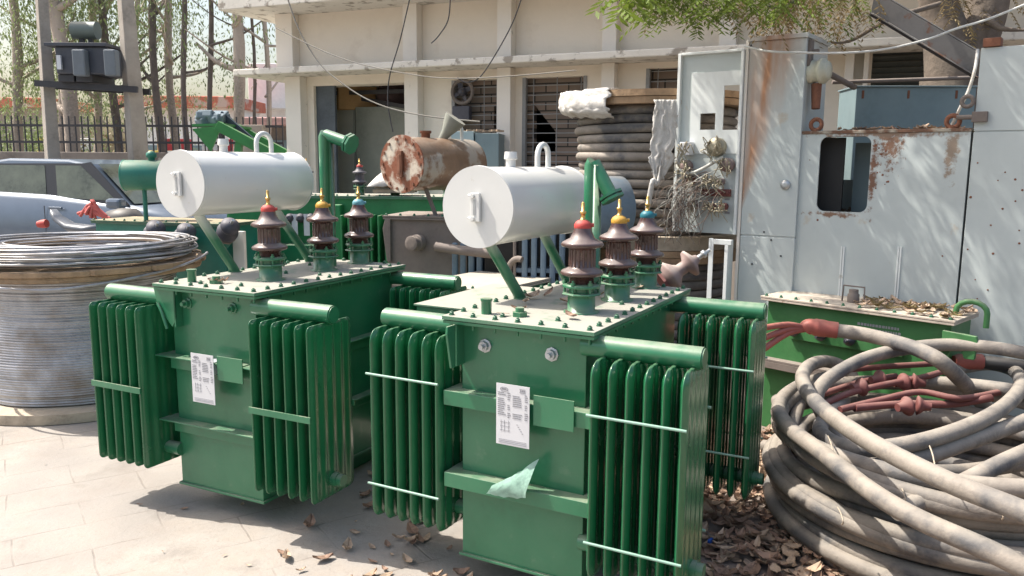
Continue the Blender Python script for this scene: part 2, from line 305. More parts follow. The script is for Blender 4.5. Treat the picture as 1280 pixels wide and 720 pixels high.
def rustpatch(name, src, blobs):
    m = src.copy(); m.name = name; N = m.node_tree.nodes; L = m.node_tree.links; b = N['Principled BSDF']; old = b.inputs['Base Color'].links[0].from_socket
    tc = N.new('ShaderNodeTexCoord')
    for cx, cz, rx, rz, sc, col in blobs:
        mp = N.new('ShaderNodeMapping'); mp.inputs['Location'].default_value = (-cx / rx, 0, -cz / rz); mp.inputs['Scale'].default_value = (1 / rx, 0, 1 / rz); L.new(tc.outputs['Object'], mp.inputs[0])
        ln = N.new('ShaderNodeVectorMath'); ln.operation = 'LENGTH'; L.new(mp.outputs[0], ln.inputs[0])
        n = N.new('ShaderNodeTexNoise'); n.inputs['Scale'].default_value = sc; n.inputs['Detail'].default_value = 8; n.inputs['Roughness'].default_value = .7; L.new(tc.outputs['Object'], n.inputs['Vector'])
        a = N.new('ShaderNodeMath'); a.operation = 'MULTIPLY_ADD'; L.new(ln.outputs['Value'], a.inputs[0]); a.inputs[1].default_value = -.3; L.new(n.outputs['Fac'], a.inputs[2])
        r = N.new('ShaderNodeMapRange'); L.new(a.outputs[0], r.inputs[0]); r.inputs[1].default_value = .3; r.inputs[2].default_value = .42
        x = N.new('ShaderNodeMix'); x.data_type = 'RGBA'; L.new(r.outputs[0], x.inputs[0]); L.new(old, x.inputs[6]); x.inputs[7].default_value = (*col, 1); old = x.outputs[2]
    L.new(old, b.inputs['Base Color']); return m

# ---------------------------------------------------------------- setting: ground
g = MB(); g.quad((-120, -20, GZ), (120, -20, GZ), (120, 220, GZ), (-120, 220, GZ)); tag(g.build('ground', groundmat()), kind='structure')

# ---------------------------------------------------------------- the two new green transformers
def hexbolt_mesh():
    m = MB(); m.lathe([(0.012, 0), (0.012, 0.003)], n=12, smooth=False); m.lathe([(0.0098, 0.003), (0.0098, 0.012), (0.008, 0.0135)], n=6, smooth=False)
    m.lathe([(0.005, 0.0135), (0.005, 0.017)], n=8); o = m.build('bolt', BOLT); me = o.data; bpy.data.objects.remove(o); return me
BOLTM = hexbolt_mesh()
def put(name, me, parent, loc, rot=(0, 0, 0)):
    o = bpy.data.objects.new(name, me); C.objects.link(o); o.parent = parent; o.location = loc; o.rotation_euler = rot; return o
def fin_mb(x, yc, wd, z0, z1, th, rnd, ripple=0.35):
    m = MB(); NY = 45; ys = [-1 + 2 * i / (NY - 1) for i in range(NY)]
    zs = [z0 + rnd * (1 - math.cos(t * PI / 2 / 5)) for t in range(6)] + [z0 + (z1 - z0) * k / 4 for k in (1, 2, 3)] + [z1 - rnd * (1 - math.sin(t * PI / 2 / 5)) for t in range(6)]
    vs = []; nz = len(zs)
    for sgn in (-1, 1):
        for z in zs:
            e = min(z - z0, z1 - z); k = 1.0
            if e < rnd: k = 1 - (rnd / (wd / 2)) * 0.8 * (1 - math.sqrt(max(0, 1 - (1 - e / rnd) ** 2)))
            for u in ys:
                t = th / 2 * (1 - abs(u) ** 10) * (1 - ripple * 0.5 * (1 - math.cos(u * PI * 5))) * (0.35 + 0.65 * min(1, e / (rnd * 0.5) + 0.02))
                vs.append((x + sgn * max(t, 0.0015 if abs(u) > 0.99 else 0.002), yc + u * k * wd / 2, z))
    fs = []; n = NY; o2 = nz * n
    for i in range(nz - 1):
        for j in range(n - 1):
            a = i * n + j; fs.append((a, a + 1, a + n + 1, a + n)); fs.append((o2 + a, o2 + a + n, o2 + a + n + 1, o2 + a + 1))
        fs.append((i * n, (i + 1) * n, o2 + (i + 1) * n, o2 + i * n)); fs.append((i * n + n - 1, o2 + i * n + n - 1, o2 + (i + 1) * n + n - 1, (i + 1) * n + n - 1))
    for j in range(n - 1):
        fs.append((j, o2 + j, o2 + j + 1, j + 1)); b = (nz - 1) * n + j; fs.append((b, b + 1, o2 + b + 1, o2 + b))
    m.add(vs, fs, True); return m
def bank(root, side, yc, z0, z1, style, rods, x0=0.35, x1=0.675, n=6, wd=0.30, tip=0.70, hz=1.145):
    s = side; h = MB()
    h.tube([(s * 0.255, yc, hz), (s * tip, yc, hz)], 0.041, 20); h.tube([(s * tip, yc, hz), (s * (tip + 0.006), yc, hz)], 0.036, 20)
    lz_ = z0 + 0.075; h2 = MB(); h2.tube([(s * 0.255, yc, lz_), (s * (tip + 0.01), yc, lz_)], 0.032, 18); h2.tube([(s * (tip + .01), yc, lz_), (s * (tip + 0.035), yc, lz_)], 0.027, 14)
    r = h.build('radiator', G, root); h2.build('lower_header', G, r)
    for i in range(n):
        x = s * (x0 + (x1 - x0) * i / (n - 1))
        fin_mb(x, yc, wd, z0, z1, 0.036 if style == 'round' else 0.022, 0.06 if style == 'round' else 0.03, 0.25 if style == 'round' else 0.45).build('fin', GF, r, fix=True)
    for z in rods:
        for e in (-1, 1):
            m = MB(); y = yc + e * (wd / 2 + 0.004)
            if style == 'round': m.tube([(s * (x0 - 0.015), y, z), (s * (x1 + 0.02), y, z)], 0.0055, 8)
            else: m.box(min(s * (x0 - 0.012), s * (x1 + 0.012)), max(s * (x0 - 0.012), s * (x1 + 0.012)), y - 0.004, y + 0.004, z - 0.014, z + 0.014)
            m.build('brace_rod' if style == 'round' else 'brace_bar', RODM if style == 'round' else G, r)
def bushing(root, x, y, z, capm, capname, sc=1.0, porc=PORC, base=G, tilt=None, cable=False):
    b = MB(); q = lambda a: [(r * sc * 1.0, h * sc * .87) for r, h in a]
    T = (x, y, z); ax = tilt or (0, 0, 1)
    b.lathe(q([(0.072, 0.0), (0.072, 0.006), (0.056, 0.008), (0.056, 0.085)]), T, ax)
    b.lathe(q([(0.08, 0.085), (0.083, 0.089), (0.08, 0.094)]), T, ax, 8, False); b.lathe(q([(0.052, 0.094), (0.052, 0.125)]), T, ax); b.lathe(q([(0.077, 0.118), (0.08, 0.124), (0.077, 0.132), (0.06, 0.136)]), T, ax, 10)
    if not tilt:
        for k in range(6):
            a = k * PI / 3 + .4; cx, cy = x + 0.068 * sc * math.cos(a), y + 0.068 * sc * math.sin(a); b.tube([(cx, cy, z + 0.068 * sc), (cx, cy, z + 0.135 * sc)], 0.0055 * sc, 6); b.tube([(cx, cy, z + 0.115 * sc), (cx, cy, z + 0.126 * sc)], 0.0105 * sc, 6)
    o = b.build('bushing', base, root)
    p = MB(); prof = [(0.05, 0.125), (0.05, 0.165), (0.062, 0.168), (0.084, 0.176), (0.088, 0.186), (0.082, 0.196), (0.06, 0.207), (0.051, 0.214), (0.051, 0.296), (0.06, 0.3), (0.083, 0.307), (0.087, 0.317), (0.08, 0.328), (0.05, 0.345), (0.038, 0.375), (0.034, 0.392)]
    p.lathe(q(prof), T, ax, 28)
    for k in range(18):
        a = 2 * PI * k / 18
        if not tilt: p.tube([(x + 0.0505 * sc * math.cos(a), y + 0.0505 * sc * math.sin(a), z + 0.188 * sc), (x + 0.0505 * sc * math.cos(a), y + 0.0505 * sc * math.sin(a), z + 0.257 * sc)], 0.0045 * sc, 5, caps=False)
    p.build('porcelain', porc, o)
    c = MB(); c.lathe(q([(0.033, 0.386), (0.035, 0.392), (0.035, 0.408), (0.028, 0.42), (0.018, 0.428)]), T, ax, 18)
    for a in (0.5, 2.4): 
        if not tilt: c.tube([(x + 0.03 * sc * math.cos(a), y + 0.03 * sc * math.sin(a), z + 0.352 * sc), (x + 0.044 * sc * math.cos(a), y + 0.044 * sc * math.sin(a), z + 0.352 * sc)], 0.008 * sc, 8)
    c.build(capname, capm, o)
    t = MB(); t.lathe(q([(0.012, 0.42), (0.013, 0.432), (0.009, 0.434), (0.009, 0.455), (0.013, 0.456), (0.013, 0.468), (0.007, 0.47), (0.007, 0.505), (0.004, 0.51)]), T, ax, 10); t.build('terminal_stud', BRASS, o)
    return o
def transformer(fr, label, st):
    LW, LL, lz_, TW, T0 = 0.325, 1.21, st['lid'], 0.269, 0.063
    root = thing('power_transformer', label, 'transformer', (fr.x, fr.y, 0), fr.a, 'new green transformers with white oil drums')
    m = MB(); m.box(-TW, TW, T0, 1.15, 0.205, lz_ - 0.03); m.box(-TW - 0.012, TW + 0.012, T0 - 0.012, 1.16, 0.195, 0.207); t = m.build('tank', G, root, 0.003)
    f = MB()
    for x in (-0.17, 0.17): f.box(x - 0.03, x + 0.03, 0.5, 1.1, 0.0, 0.08); f.box(x - 0.025, x + 0.025, 0.53, 1.06, 0.08, 0.194)
    f.build('base_channel', GD, root, 0.002)
    
    m = MB(); m.box(-LW, LW, 0, LL, lz_ - 0.016, lz_); m.build('lid', GL, root, 0.002)
    # bolts around the rim
    for i in range(7):
        for y in (0.028, LL - 0.028): 
            if i in (0, 6) and False: continue
            put('bolt', BOLTM, root, (-LW + 0.03 + i * (2 * LW - 0.06) / 6, y, lz_), (0, 0, i))
    for i in range(1, 13):
        for x in (-LW + 0.03, LW - 0.03): put('bolt', BOLTM, root, (x, 0.028 + i * (LL - 0.056) / 13, lz_), (0, 0, i * .7))
    bl = MB(); bl.box(-LW + .004, LW - .004, 0.004, LL - .004, lz_ - 0.03, lz_ - 0.019)
    for i in range(7): x = -LW + 0.03 + i * (2 * LW - 0.06) / 6; bl.tube([(x, 0.028, lz_ - 0.052), (x, 0.028, lz_ - 0.03)], 0.006, 6)
    for i in range(1, 13): y = 0.028 + i * (LL - 0.056) / 13; bl.tube([(LW - 0.03, y, lz_ - 0.052), (LW - 0.03, y, lz_ - 0.03)], 0.006, 6)
    bl.build('rim_flange', G, root)
    
    # front studs, filler plug, small fittings on the lid
    for x in (-0.16, 0.13):
        z = lz_ - 0.115 if st['k'] == 'B' else lz_ - 0.095
        s = MB(); s.lathe([(0.028, 0), (0.028, 0.006), (0.02, 0.008), (0.02, 0.024)], (x, T0, z), (0, -1, 0), 8, False); s.lathe([(0.01, 0.024), (0.01, 0.042)], (x, T0, z), (0, -1, 0), 10); s.build('earth_stud', STEEL if st['k'] == 'B' else G, root)
    s = MB(); s.lathe([(0.021, 0), (0.021, 0.05), (0.024, 0.052), (0.024, 0.062)], (-0.19, 0.12, lz_), (0, 0, 1), 14); s.build('thermometer_pocket', G, root)
    s = MB(); s.lathe([(0.032, 0), (0.032, 0.018)], (-0.05, 0.14, lz_), (0, 0, 1), 6, False); s.lathe([(0.018, 0.018), (0.018, 0.035)], (-0.05, 0.14, lz_), (0, 0, 1), 8); s.build('plug', G, root)
    for x, y in ((-0.1, 0.09), (0.12, 0.13), (0.0, 0.57), (0.2, 0.6), (-0.12, 0.9)): put('bolt', BOLTM, root, (x, y, lz_))
    # corner lifting lug on the front left with slanted gusset
    l = MB()
    if st['k'] == 'A':
        l.prism([(-0.34, lz_ - 0.03), (-0.20, lz_ - 0.03), (-0.20, lz_ - 0.17), (-0.225, lz_ - 0.21), (-0.32, lz_ - 0.115)], T0 - 0.045, T0 - 0.035); l.tube([(-0.31, T0 - 0.05, lz_ - 0.1), (-0.28, T0 - 0.055, lz_ - 0.14), (-0.255, T0 - 0.05, lz_ - 0.22)], 0.008, 8)
        l.box(-0.21, -0.2, T0 - 0.045, T0, lz_ - 0.21, lz_ - 0.03)
    else:
        l.prism([(0.0, lz_ - 0.03), (-0.055, lz_ - 0.03), (-0.06, lz_ - 0.06), (-0.03, lz_ - 0.2), (0.0, lz_ - 0.2)], -TW + 0.0, -TW + 0.01, 'yz'); l.box(-TW - 0.0, -TW + 0.01, T0 - 0.055, T0, lz_ - 0.2, lz_ - 0.03); l.box(-TW - .055, -TW, T0 - 0.01, T0, lz_ - 0.12, lz_ - 0.03)
    l.build('lifting_lug', G, root, 0.002)
    # stiffening channels
    for z0, z1 in st['stiff']:
        s = MB()
        if st['k'] == 'B':
            s.box(-0.318, 0.318, 0.0, 0.006, z0, z1); s.box(-0.318, 0.318, 0.006, T0 - .001, z1 - 0.006, z1); s.box(-0.318, 0.318, 0.006, T0 - .001, z0, z0 + 0.006)
            for x0, x1 in ((TW + .001, TW + 0.05), (-TW - 0.05, -TW - .001)): s.box(x0, x1, T0, 1.16, z1 - .006, z1); s.box(x0, x1, T0, 1.16, z0, z0 + .006)
            s.box(TW + 0.044, TW + 0.05, T0, 1.16, z0 + .007, z1 - .007)
        else:
            s.box(-0.335, 0.30, 0.0, T0 - .001, z1 - 0.007, z1); s.box(-0.27, 0.27, T0 - 0.028, T0 - 0.021, z0, z1 - 0.007)
            s.box(TW + .001, TW + 0.06, T0, 1.16, z1 - .007, z1); s.box(-TW - 0.06, -TW - .001, T0, 1.16, z1 - .007, z1)
            s.box(TW + 0.012, TW + 0.018, T0, 1.16, z0, z1 - .008)
        s.build('stiffener', G, root, 0.002)
    # nameplate with its rows of print
    a0, a1, c0, c1 = st['plate']; n = MB(); n.box(a0, a1, -0.024, -0.021, c0, c1); n.box(a0 + 0.02, a1 - 0.02, -0.021, 0.0 if st['k'] == 'B' else T0, (c0 + c1) / 2 + .02, (c0 + c1) / 2 + .08)
    np_ = n.build('nameplate', PAPER, root)
    k = MB(); Wd = a1 - a0; rr = random.Random(5)
    def oval(cx, cz, rx, rz): k.tube([(cx + rx * math.cos(t * PI / 8), -0.0246, cz + rz * math.sin(t * PI / 8)) for t in range(16)], 0.0011, 4, closed=True)
    oval(a0 + 0.034, c1 - 0.02, 0.016, 0.009)
    for q in range(3): k.box(a0 + 0.024 + q * 0.007, a0 + 0.029 + q * 0.007, -0.0252, -0.0245, c1 - 0.024, c1 - 0.016)
    k.box(a1 - 0.042, a1 - 0.018, -0.0252, -0.0245, c1 - 0.026, c1 - 0.024); k.box(a1 - 0.042, a1 - 0.018, -0.0252, -0.0245, c1 - 0.013, c1 - 0.011)
    for q in range(3): k.box(a1 - 0.04 + q * 0.008, a1 - 0.035 + q * 0.008, -0.0252, -0.0245, c1 - 0.022, c1 - 0.015)
    z = c1 - 0.036
    for row in range(13):
        for seg in ((0.05, 0.3), (0.34, 0.42), (0.5, 0.8), (0.86, 0.94)):
            if rr.random() < 0.8:
                e = seg[1] - rr.random() * (seg[1] - seg[0]) * 0.4; x = a0 + Wd * seg[0]
                while x < a0 + Wd * e: 
                    q = 0.002 + rr.random() * 0.004; k.box(x, x + q, -0.0252, -0.0245, z, z + 0.0035); x += q + 0.0014
        z -= 0.0078
    z -= 0.004
    for x in (0.15, 0.25, 0.38): k.box(a0 + Wd * x, a0 + Wd * x + 0.001, -0.0252, -0.0245, z - 0.045, z)
    for q in range(3): k.box(a0 + Wd * .12, a0 + Wd * .42, -0.0252, -0.0245, z - 0.008 - q * 0.016, z - 0.007 - q * 0.016)
    for q in range(5): k.box(a0 + Wd * (.62 + .04 * q), a0 + Wd * (.66 + .04 * q), -0.0252, -0.0245, z - 0.012 - q * 0.008, z - 0.01 - q * 0.008)
    for q in range(3): k.box(a0 + Wd * .08, a0 + Wd * .92, -0.0252, -0.0245, c0 + 0.008 + q * 0.006, c0 + 0.0095 + q * 0.006)
    k.build('print', INK, np_)
    a0, a1, c0, c1 = st['gplate']; n = MB(); n.box(a0, a1, -0.012, -0.007, c0, c1); n.box(a0 + .02, a1 - .02, -0.007, 0.0 if st['k'] == 'B' else T0, (c0 + c1) / 2, (c0 + c1) / 2 + .02); n.build('blank_plate', G, root, 0.001)
    # radiators
    for sd, yc, z0, rods in st['banks']: bank(root, sd, yc, z0, 1.118 if st['k'] == 'B' else 1.112, st['fin'], rods)
    # high voltage bushings
    for (x, y), cm, cn in zip(st['bush'], (REDR, YELR, st['third']), ('red_cap', 'yellow_cap', 'blue_cap')): bushing(root, x, y, lz_, cm, cn)
    # conservator
    cz, r, y0, y1, cx = st['cons']; c = MB(); c.lathe([(r, 0), (r, y1 - y0)], (cx, y0, cz), (0, 1, 0), 48); 
    c.lathe([(r, 0), (r * 0.9, 0.022), (r * .5, 0.036), (0.001, 0.04)], (cx, y1, cz), (0, 1, 0), 48)
    co = c.build('conservator', WHITE, root, 0.002)
    for yy in (y0 + .006, y1 - .004):
        wb = MB(); wb.tube([(cx + (r + .001) * math.cos(a), yy, cz + (r + .001) * math.sin(a)) for a in [2 * PI * i / 48 for i in range(48)]], .0045, 6, closed=True); wb.build('weld_bead', WHITE, co)
    e = MB(); e.lathe([(r + 0.004, 0), (r + 0.004, 0.008)], (cx, y0 - 0.008, cz), (0, 1, 0), 48); e.build('end_plate', WHITE, co, 0.002)
    gq = MB(); gx = cx - 0.0; gq.box(gx - 0.022, gx + 0.022, y0 - 0.028, y0 - 0.014, cz - 0.06, cz + 0.06); gq.box(gx - 0.016, gx + 0.016, y0 - 0.014, y0 - 0.008, cz + 0.035, cz + 0.055); gq.box(gx - 0.016, gx + 0.016, y0 - 0.014, y0 - 0.008, cz - 0.055, cz - 0.035)
    for z in (-0.047, 0.047): gq.lathe([(0.009, 0), (0.009, 0.012)], (gx - .008, y0 - 0.028, cz + z), (0, -1, 0), 6, False); gq.tube([(gx - .03, y0 - .03, cz + z + .004), (gx - .01, y0 - .03, cz + z)], .006, 6)
    ga = gq.build('level_gauge', WHITE, co, 0.003)
    gi = MB(); gi.box(gx - 0.008, gx + 0.003, y0 - 0.03, y0 - 0.0284, cz - 0.032, cz + 0.032); gi.build('gauge_window', STEEL, ga)
    cp = MB(); cy = y0 + (y1 - y0) * (0.36 if st['k'] == 'A' else 0.34); cp.lathe([(0.022, -0.01), (0.022, 0.035), (0.03, 0.037), (0.03, 0.045), (0.028, 0.06), (0.027, 0.07)], (cx, cy, cz + r - .004), (0, 0, 1), 12); cp.build('filler_cap', WHITE, co, 0.001)
    hp = MB(); h0 = y0 + (y1 - y0) * 0.66; h1 = h0 + 0.115
    hp.tube([(cx, h0, cz + r - 0.01), (cx, h0, cz + r + 0.045)] + [(cx, (h0 + h1) / 2 - math.cos(a) * (h1 - h0) / 2, cz + r + 0.05 + math.sin(a) * 0.055) for a in [PI * i / 8 for i in range(9)]] + [(cx, h1, cz + r + 0.04), (cx, h1, cz + r - 0.02)], 0.0135, 12); hp.build('breather_pipe', WHITE, co)
    s = MB()
    for a, b_ in st['struts']: s.tube([a, b_], 0.021, 16); s.lathe([(0.03, 0), (0.03, 0.006)], (b_[0], b_[1], lz_), (0, 0, 1), 14)
    for i, (a, b_) in enumerate(st['struts']): q = MB(); q.tube([a, b_], 0.024, 16); q.lathe([(0.034, 0), (0.034, 0.006)], (b_[0], b_[1], lz_), (0, 0, 1), 14); q.build('strut', GST, root)
    # explosion vent pipe
    (vx, vy, vt), arm = st['vent']; v = MB(); tp = Vector((vx, vy, vt)); am = Vector(arm)
    v.tube([(vx, vy, lz_), tp - Vector((0, 0, 0.02)), tp - Vector((0, 0, .006)) + am * .06], 0.041, 20); v.tube([tp + am * 0.0 - Vector((0, 0, .012)), tp + am], 0.033, 18)
    vp = v.build('explosion_vent', G, root)
    fl = MB(); ad = am.normalized(); fl.lathe([(0.058, 0), (0.058, 0.012)], tp + am, ad, 8, False); fl.lathe([(0.058, 0.02), (0.058, 0.032)], tp + am, ad, 8, False); fl.lathe([(0.04, .012), (0.04, 0.02)], tp + am, ad, 12); fl.build('vent_flange', G, vp)
    return root
FA = Frame(-1.444, 3.709, 0.4585); FB = Frame(0.009, 2.973, 0.495)
transformer(FA, 'left green transformer beside the wire reel, flat-edged radiator fins, single brace bars', dict(k='A', lid=1.222, stiff=[(0.80, 0.868), (0.48, 0.543)], plate=(-0.065, 0.078, 0.675, 0.912), gplate=(0.088, 0.245, 0.795, 0.91),
    banks=[(-1, 0.06, 0.305, (0.705,)), (1, 0.08, 0.315, (0.705,)), (1, 1.16, 0.3, (0.705,)), (-1, 1.16, 0.3, (0.705,))], fin='flat', bush=[(0.09, 0.36), (0.08, 0.78), (0.05, 1.14)], third=BLUR,
    cons=(1.692, 0.163, 0.21, 1.01, -0.33), struts=[((-0.33, 0.3, 1.545), (-0.285, 0.5, 1.222)), ((-0.33, 0.86, 1.545), (-0.25, 1.06, 1.222))], vent=((-0.02, 0.95, 1.965), (0.15, 0.0, -0.055))))
rb = transformer(FB, 'centre foreground green transformer, rounded radiator fins, torn film on its lower channel', dict(k='B', lid=1.21, stiff=[(0.848, 0.908), (0.506, 0.566)], plate=(-0.062, 0.08, 0.74, 0.979), gplate=(0.09, 0.256, 0.832, 0.949),
    banks=[(-1, 0.14, 0.29, (0.93, 0.45)), (1, 0.07, 0.3, (0.93, 0.455)), (1, 1.1, 0.28, (0.9, 0.5))], fin='round', bush=[(0.12, 0.35), (0.14, 0.70), (0.12, 1.13)], third=BLUT,
    cons=(1.622, 0.167, 0.29, 1.12, -0.33), struts=[((-0.33, 0.37, 1.475), (-0.245, 0.52, 1.21)), ((-0.33, 0.9, 1.475), (-0.27, 1.08, 1.21))], vent=((-0.05, 0.85, 1.82), (0.085, 0.0, -0.15))))
m = MB(); m.box(-0.74, -0.33, 0.42, 1.14, 0.85, 1.148); bx = m.build('cable_box', G, rb, 0.003)
m = MB(); m.box(-0.75, -0.326, 0.41, 1.15, 1.15, 1.158); m.build('box_cover', GL, bx, 0.001)
# torn film stuck on the lower channel of the centre transformer
m = MB(); rr = random.Random(3); nx, nz = 10, 6; vs = []
for j in range(nz):
    for i in range(nx):
        u, v_ = i / (nx - 1), j / (nz - 1)
        vs.append((-0.115 + 0.19 * u + 0.03 * v_, -0.012 - 0.03 * math.sin(v_ * 2.6 + u) * (0.3 + u) + 0.012 * rr.random(), 0.515 + (0.04 + 0.11 * u) * v_ + 0.03 * u * u + 0.008 * rr.random()))
m.add(vs, [(j * nx + i, j * nx + i + 1, (j + 1) * nx + i + 1, (j + 1) * nx + i) for j in range(nz - 1) for i in range(nx - 1)], True)
o = m.build('plastic_film', FILM, fix=False); o.location = (FB.x, FB.y, 0); o.rotation_euler = (0, 0, -FB.a)
tag(o, 'scrap of torn translucent plastic film clinging to the lower channel of the centre transformer', 'plastic film')

# ---------------------------------------------------------------- aluminium wire reel, left
sp = thing('wire_reel', 'large wooden reel wound with bare aluminium wire, loose loops piled on its top', 'cable reel', (-3.2, 5.93, GZ - .015)); sp.scale = (.956, .956, .956)
rr0 = random.Random(31)
def disc(m, r, z0, z1, n=40, rnd=None):
    m.lathe([(r, z0), (r + 0.004, (z0 + z1) / 2), (r, z1)], n=n, wob=(lambda i, a: 0.018 * noise.noise(Vector((math.cos(a) * 3, math.sin(a) * 3, 0)))))
m = MB(); disc(m, 0.88, 0.02, 0.09); m.build('lower_flange', WOODP, sp, 0.006)
m = MB()
for k in range(12):
    y0_ = -.9 + k * .15; y1_ = y0_ + .146; hh = rr0.uniform(-.012, .012); e = rr0.uniform(-.02, .02); pts = []
    ya, yb = max(y0_, -.895), min(y1_, .895)
    for q in range(7): y = ya + (yb - ya) * q / 6; pts.append((-math.sqrt(max(0, .81 - y * y)) - e, y))
    for q in range(7): y = yb + (ya - yb) * q / 6; pts.append((math.sqrt(max(0, .81 - y * y)) + e, y))
    m.prism(pts, 1.042 + hh * .3, 1.085 + hh * .6, 'xy')
m.lathe([(.86, .998), (.885, 1.0), (.885, 1.038), (.86, 1.04)], n=40, wob=lambda i, a: .02 * noise.noise(Vector((math.cos(a) * 5, math.sin(a) * 5, 2))))
m.build('upper_flange', WOOD, sp, 0.006)
m = MB(); prof = []; nr = 50; z = 0.095; rr = random.Random(2)
for k in range(nr):
    dz = (0.995 - 0.095) / nr; R = 0.69 + 0.03 * math.sin(k * 0.13) + rr.uniform(-0.006, 0.006)
    for t in range(4): a = PI * t / 4; prof.append((R + 0.009 * math.sin(a), z + dz * t / 4))
    z += dz
m.lathe(prof, n=72, wob=lambda i, a: 0.008 * noise.noise(Vector((math.cos(a) * 2, math.sin(a) * 2, i * 0.05)))); m.build('wire_winding', ALU, sp)
m = MB(); rr = random.Random(9)
for k in range(46):
    R = 0.84 - abs(rr.gauss(0, 0.11)); ph = rr.random() * 6.28; cx, cy = rr.uniform(-.06, .06), rr.uniform(-.06, .06); z = 1.096 + 0.0024 * k + max(0, rr.gauss(0, .006)); tl = rr.uniform(0, .022); e = rr.uniform(-.05, .05)
    m.tube([(cx + (R + e * math.cos(2 * a + ph)) * math.cos(a), cy + (R + e * math.cos(2 * a + ph)) * math.sin(a), z + tl * (1 + math.sin(a + ph))) for a in [2 * PI * i / 56 for i in range(56)]], 0.0085, 6, closed=True)
m.build('loose_loops', ALU, sp)
m = MB(); pts = []
for i in range(50):
    a = -2.75 + i / 49 * 3.0; R = 0.92 + 0.03 * math.sin(a * 2); pts.append((R * math.cos(a), R * math.sin(a), 0.96 + 0.2 * abs(math.sin((a + 1.3) * 0.55)) ** 1.3))
m.tube(pts, 0.0105, 8); m.build('hanging_strand', ALU, sp)

# ---------------------------------------------------------------- stacked cable drums behind
def drum(x, y, z, R, r, h, label, cab, nrow, wrapped):
    t = thing('cable_drum', label, 'cable drum', (x, y, z))
    m = MB(); m.lathe([(R, 0), (R, 0.1)], n=44, smooth=False); m.build('lower_flange', WOODP, t, 0.008)
    m = MB(); nseg = 12
    m.lathe([(R, h - 0.1), (R, h - 0.052)], n=44, smooth=False); m.lathe([(R + .01, h - 0.048), (R + .01, h)], n=44, smooth=False)
    m.build('upper_flange', WOOD, t, 0.006)
    m = MB(); m.lathe([(r - 0.06, 0.101), (r - 0.06, h - 0.101)], n=30); m.build('core', DARK, t)
    rr = random.Random(int(x * 100 + z * 10)); cr = (h - 0.2) / nrow / 2
    for k in range(nrow):
        zz = 0.1 + cr * (2 * k + 1); RR = r - cr + rr.uniform(-.012, .012); px_, py_ = rr.uniform(-.01, .01), rr.uniform(-.01, .01)
        m = MB(); m.tube([(px_ + (RR + .006 * math.sin(a * 3 + k)) * math.cos(a), py_ + RR * math.sin(a), zz + 0.004 * math.sin(a * 2 + k)) for a in [2 * PI * i / 60 for i in range(60)]], cr * 0.985, 12, closed=True); m.build('cable_turn', cab, t)
    return t
dx, dy = 1.16, 6.68
drum(dx, dy, 0, 0.73, 0.63, 1.17, 'lower wooden cable drum of the pair stacked behind the centre transformer', CABLE, 13, False)
dr = drum(dx, dy, 1.175, 0.745, 0.645, 1.17, 'upper cable drum of the stacked pair, black cable rows under a broken plank top', CABLEF, 14, True)
# woven plastic wrapping on the upper drum
def sheet(name, f, nu, nv, mt, label=None, cat=None, parent=None, th=0.004):
    m = MB(); vs = [f(i / (nu - 1), j / (nv - 1)) for j in range(nv) for i in range(nu)]
    m.add(vs, [(j * nu + i, j * nu + i + 1, (j + 1) * nu + i + 1, (j + 1) * nu + i) for j in range(nv - 1) for i in range(nu - 1)], True)
    o = m.build(name, mt, parent, fix=False); s = o.modifiers.new('solid', 'SOLIDIFY'); s.thickness = th
    if label: tag(o, label, cat)
    return o
def wrap(u, v):
    a = PI * (1.0 + (0.33 + .03 * noise.noise(Vector((v * 9, 0, 0)))) * u) - 0.1; n = noise.noise(Vector((u * 9, v * 7, 1))) * 0.02 + abs(noise.noise(Vector((u * 22 + v * 5, v * 13, 4)))) * .016
    prof = [(0.66, 2.352), (0.772, 2.352), (0.785, 2.26), (0.77, 2.215), (0.69, 2.18)]; k = v * 3.999; i = int(k); t = k - i; R = prof[i][0] * (1 - t) + prof[i + 1][0] * t; z = prof[i][1] * (1 - t) + prof[i + 1][1] * t
    return (dx + (R + n) * math.cos(a), dy + (R + n) * math.sin(a), z + n * .8 - (0.04 * u if v > .5 else 0))
sheet('plastic_wrapping', wrap, 28, 18, CLOTH, 'white woven plastic wrapped round the left rim of the upper cable drum', 'plastic sheet')
pa = uny(833, 125, 5.93); pb = uny(830, 225, 5.88)
def strip(u, v):
    wd = 0.095 * (1 - 0.25 * v + .12 * noise.noise(Vector((v * 7, 2 + (u > .5), 1)))) if v < 0.7 else (0.09 * (1 - (v - .7) * 2.6) + 0.012); c = pa.lerp(pb, v); rg = noise.noise(Vector((u * 2, v * 6, 3))) * 0.05 + noise.noise(Vector((u * 1.5, v * 25, 9))) * .03
    return (c.x - 0.04 * v + (u - 0.5) * 2 * wd + rg * .5, c.y - 0.02 - 0.03 * abs(noise.noise(Vector((u * 6 + v * 2, v * 2.2, 5)))) - 0.05 * v * (1 - v), c.z + 0.03 * noise.noise(Vector((u * 12, v, 8))) * (1 if v > .9 else .2))
sheet('plastic_strip', strip, 22, 40, CLOTH, 'torn white plastic strip hanging down the front of the upper cable drum', 'plastic strip')
pc = uny(815, 225, 5.86); pd = uny(809, 262, 5.84)
m = MB(); m.tube(smoothpath([pa, pb + Vector((-.05, -.06, 0)), pc + Vector((0, -.05, 0)), pd]), [0.004] * 6 + [0.014] * 6 + [0.02] * 6 + [0.016], 7)
tag(m.build('twisted_rag', CLOTH), 'twisted end of white rag dangling over the blue-capped bushing', 'rag')

# ---------------------------------------------------------------- cabinets on the right
F2 = Frame(uny(930, 200, 5.62).x, 5.62, math.radians(36))
def zr(fr, px, y0, y1, ly=0): a = fr.px(px, y0, ly); b = fr.px(px, y1, ly); return a, b
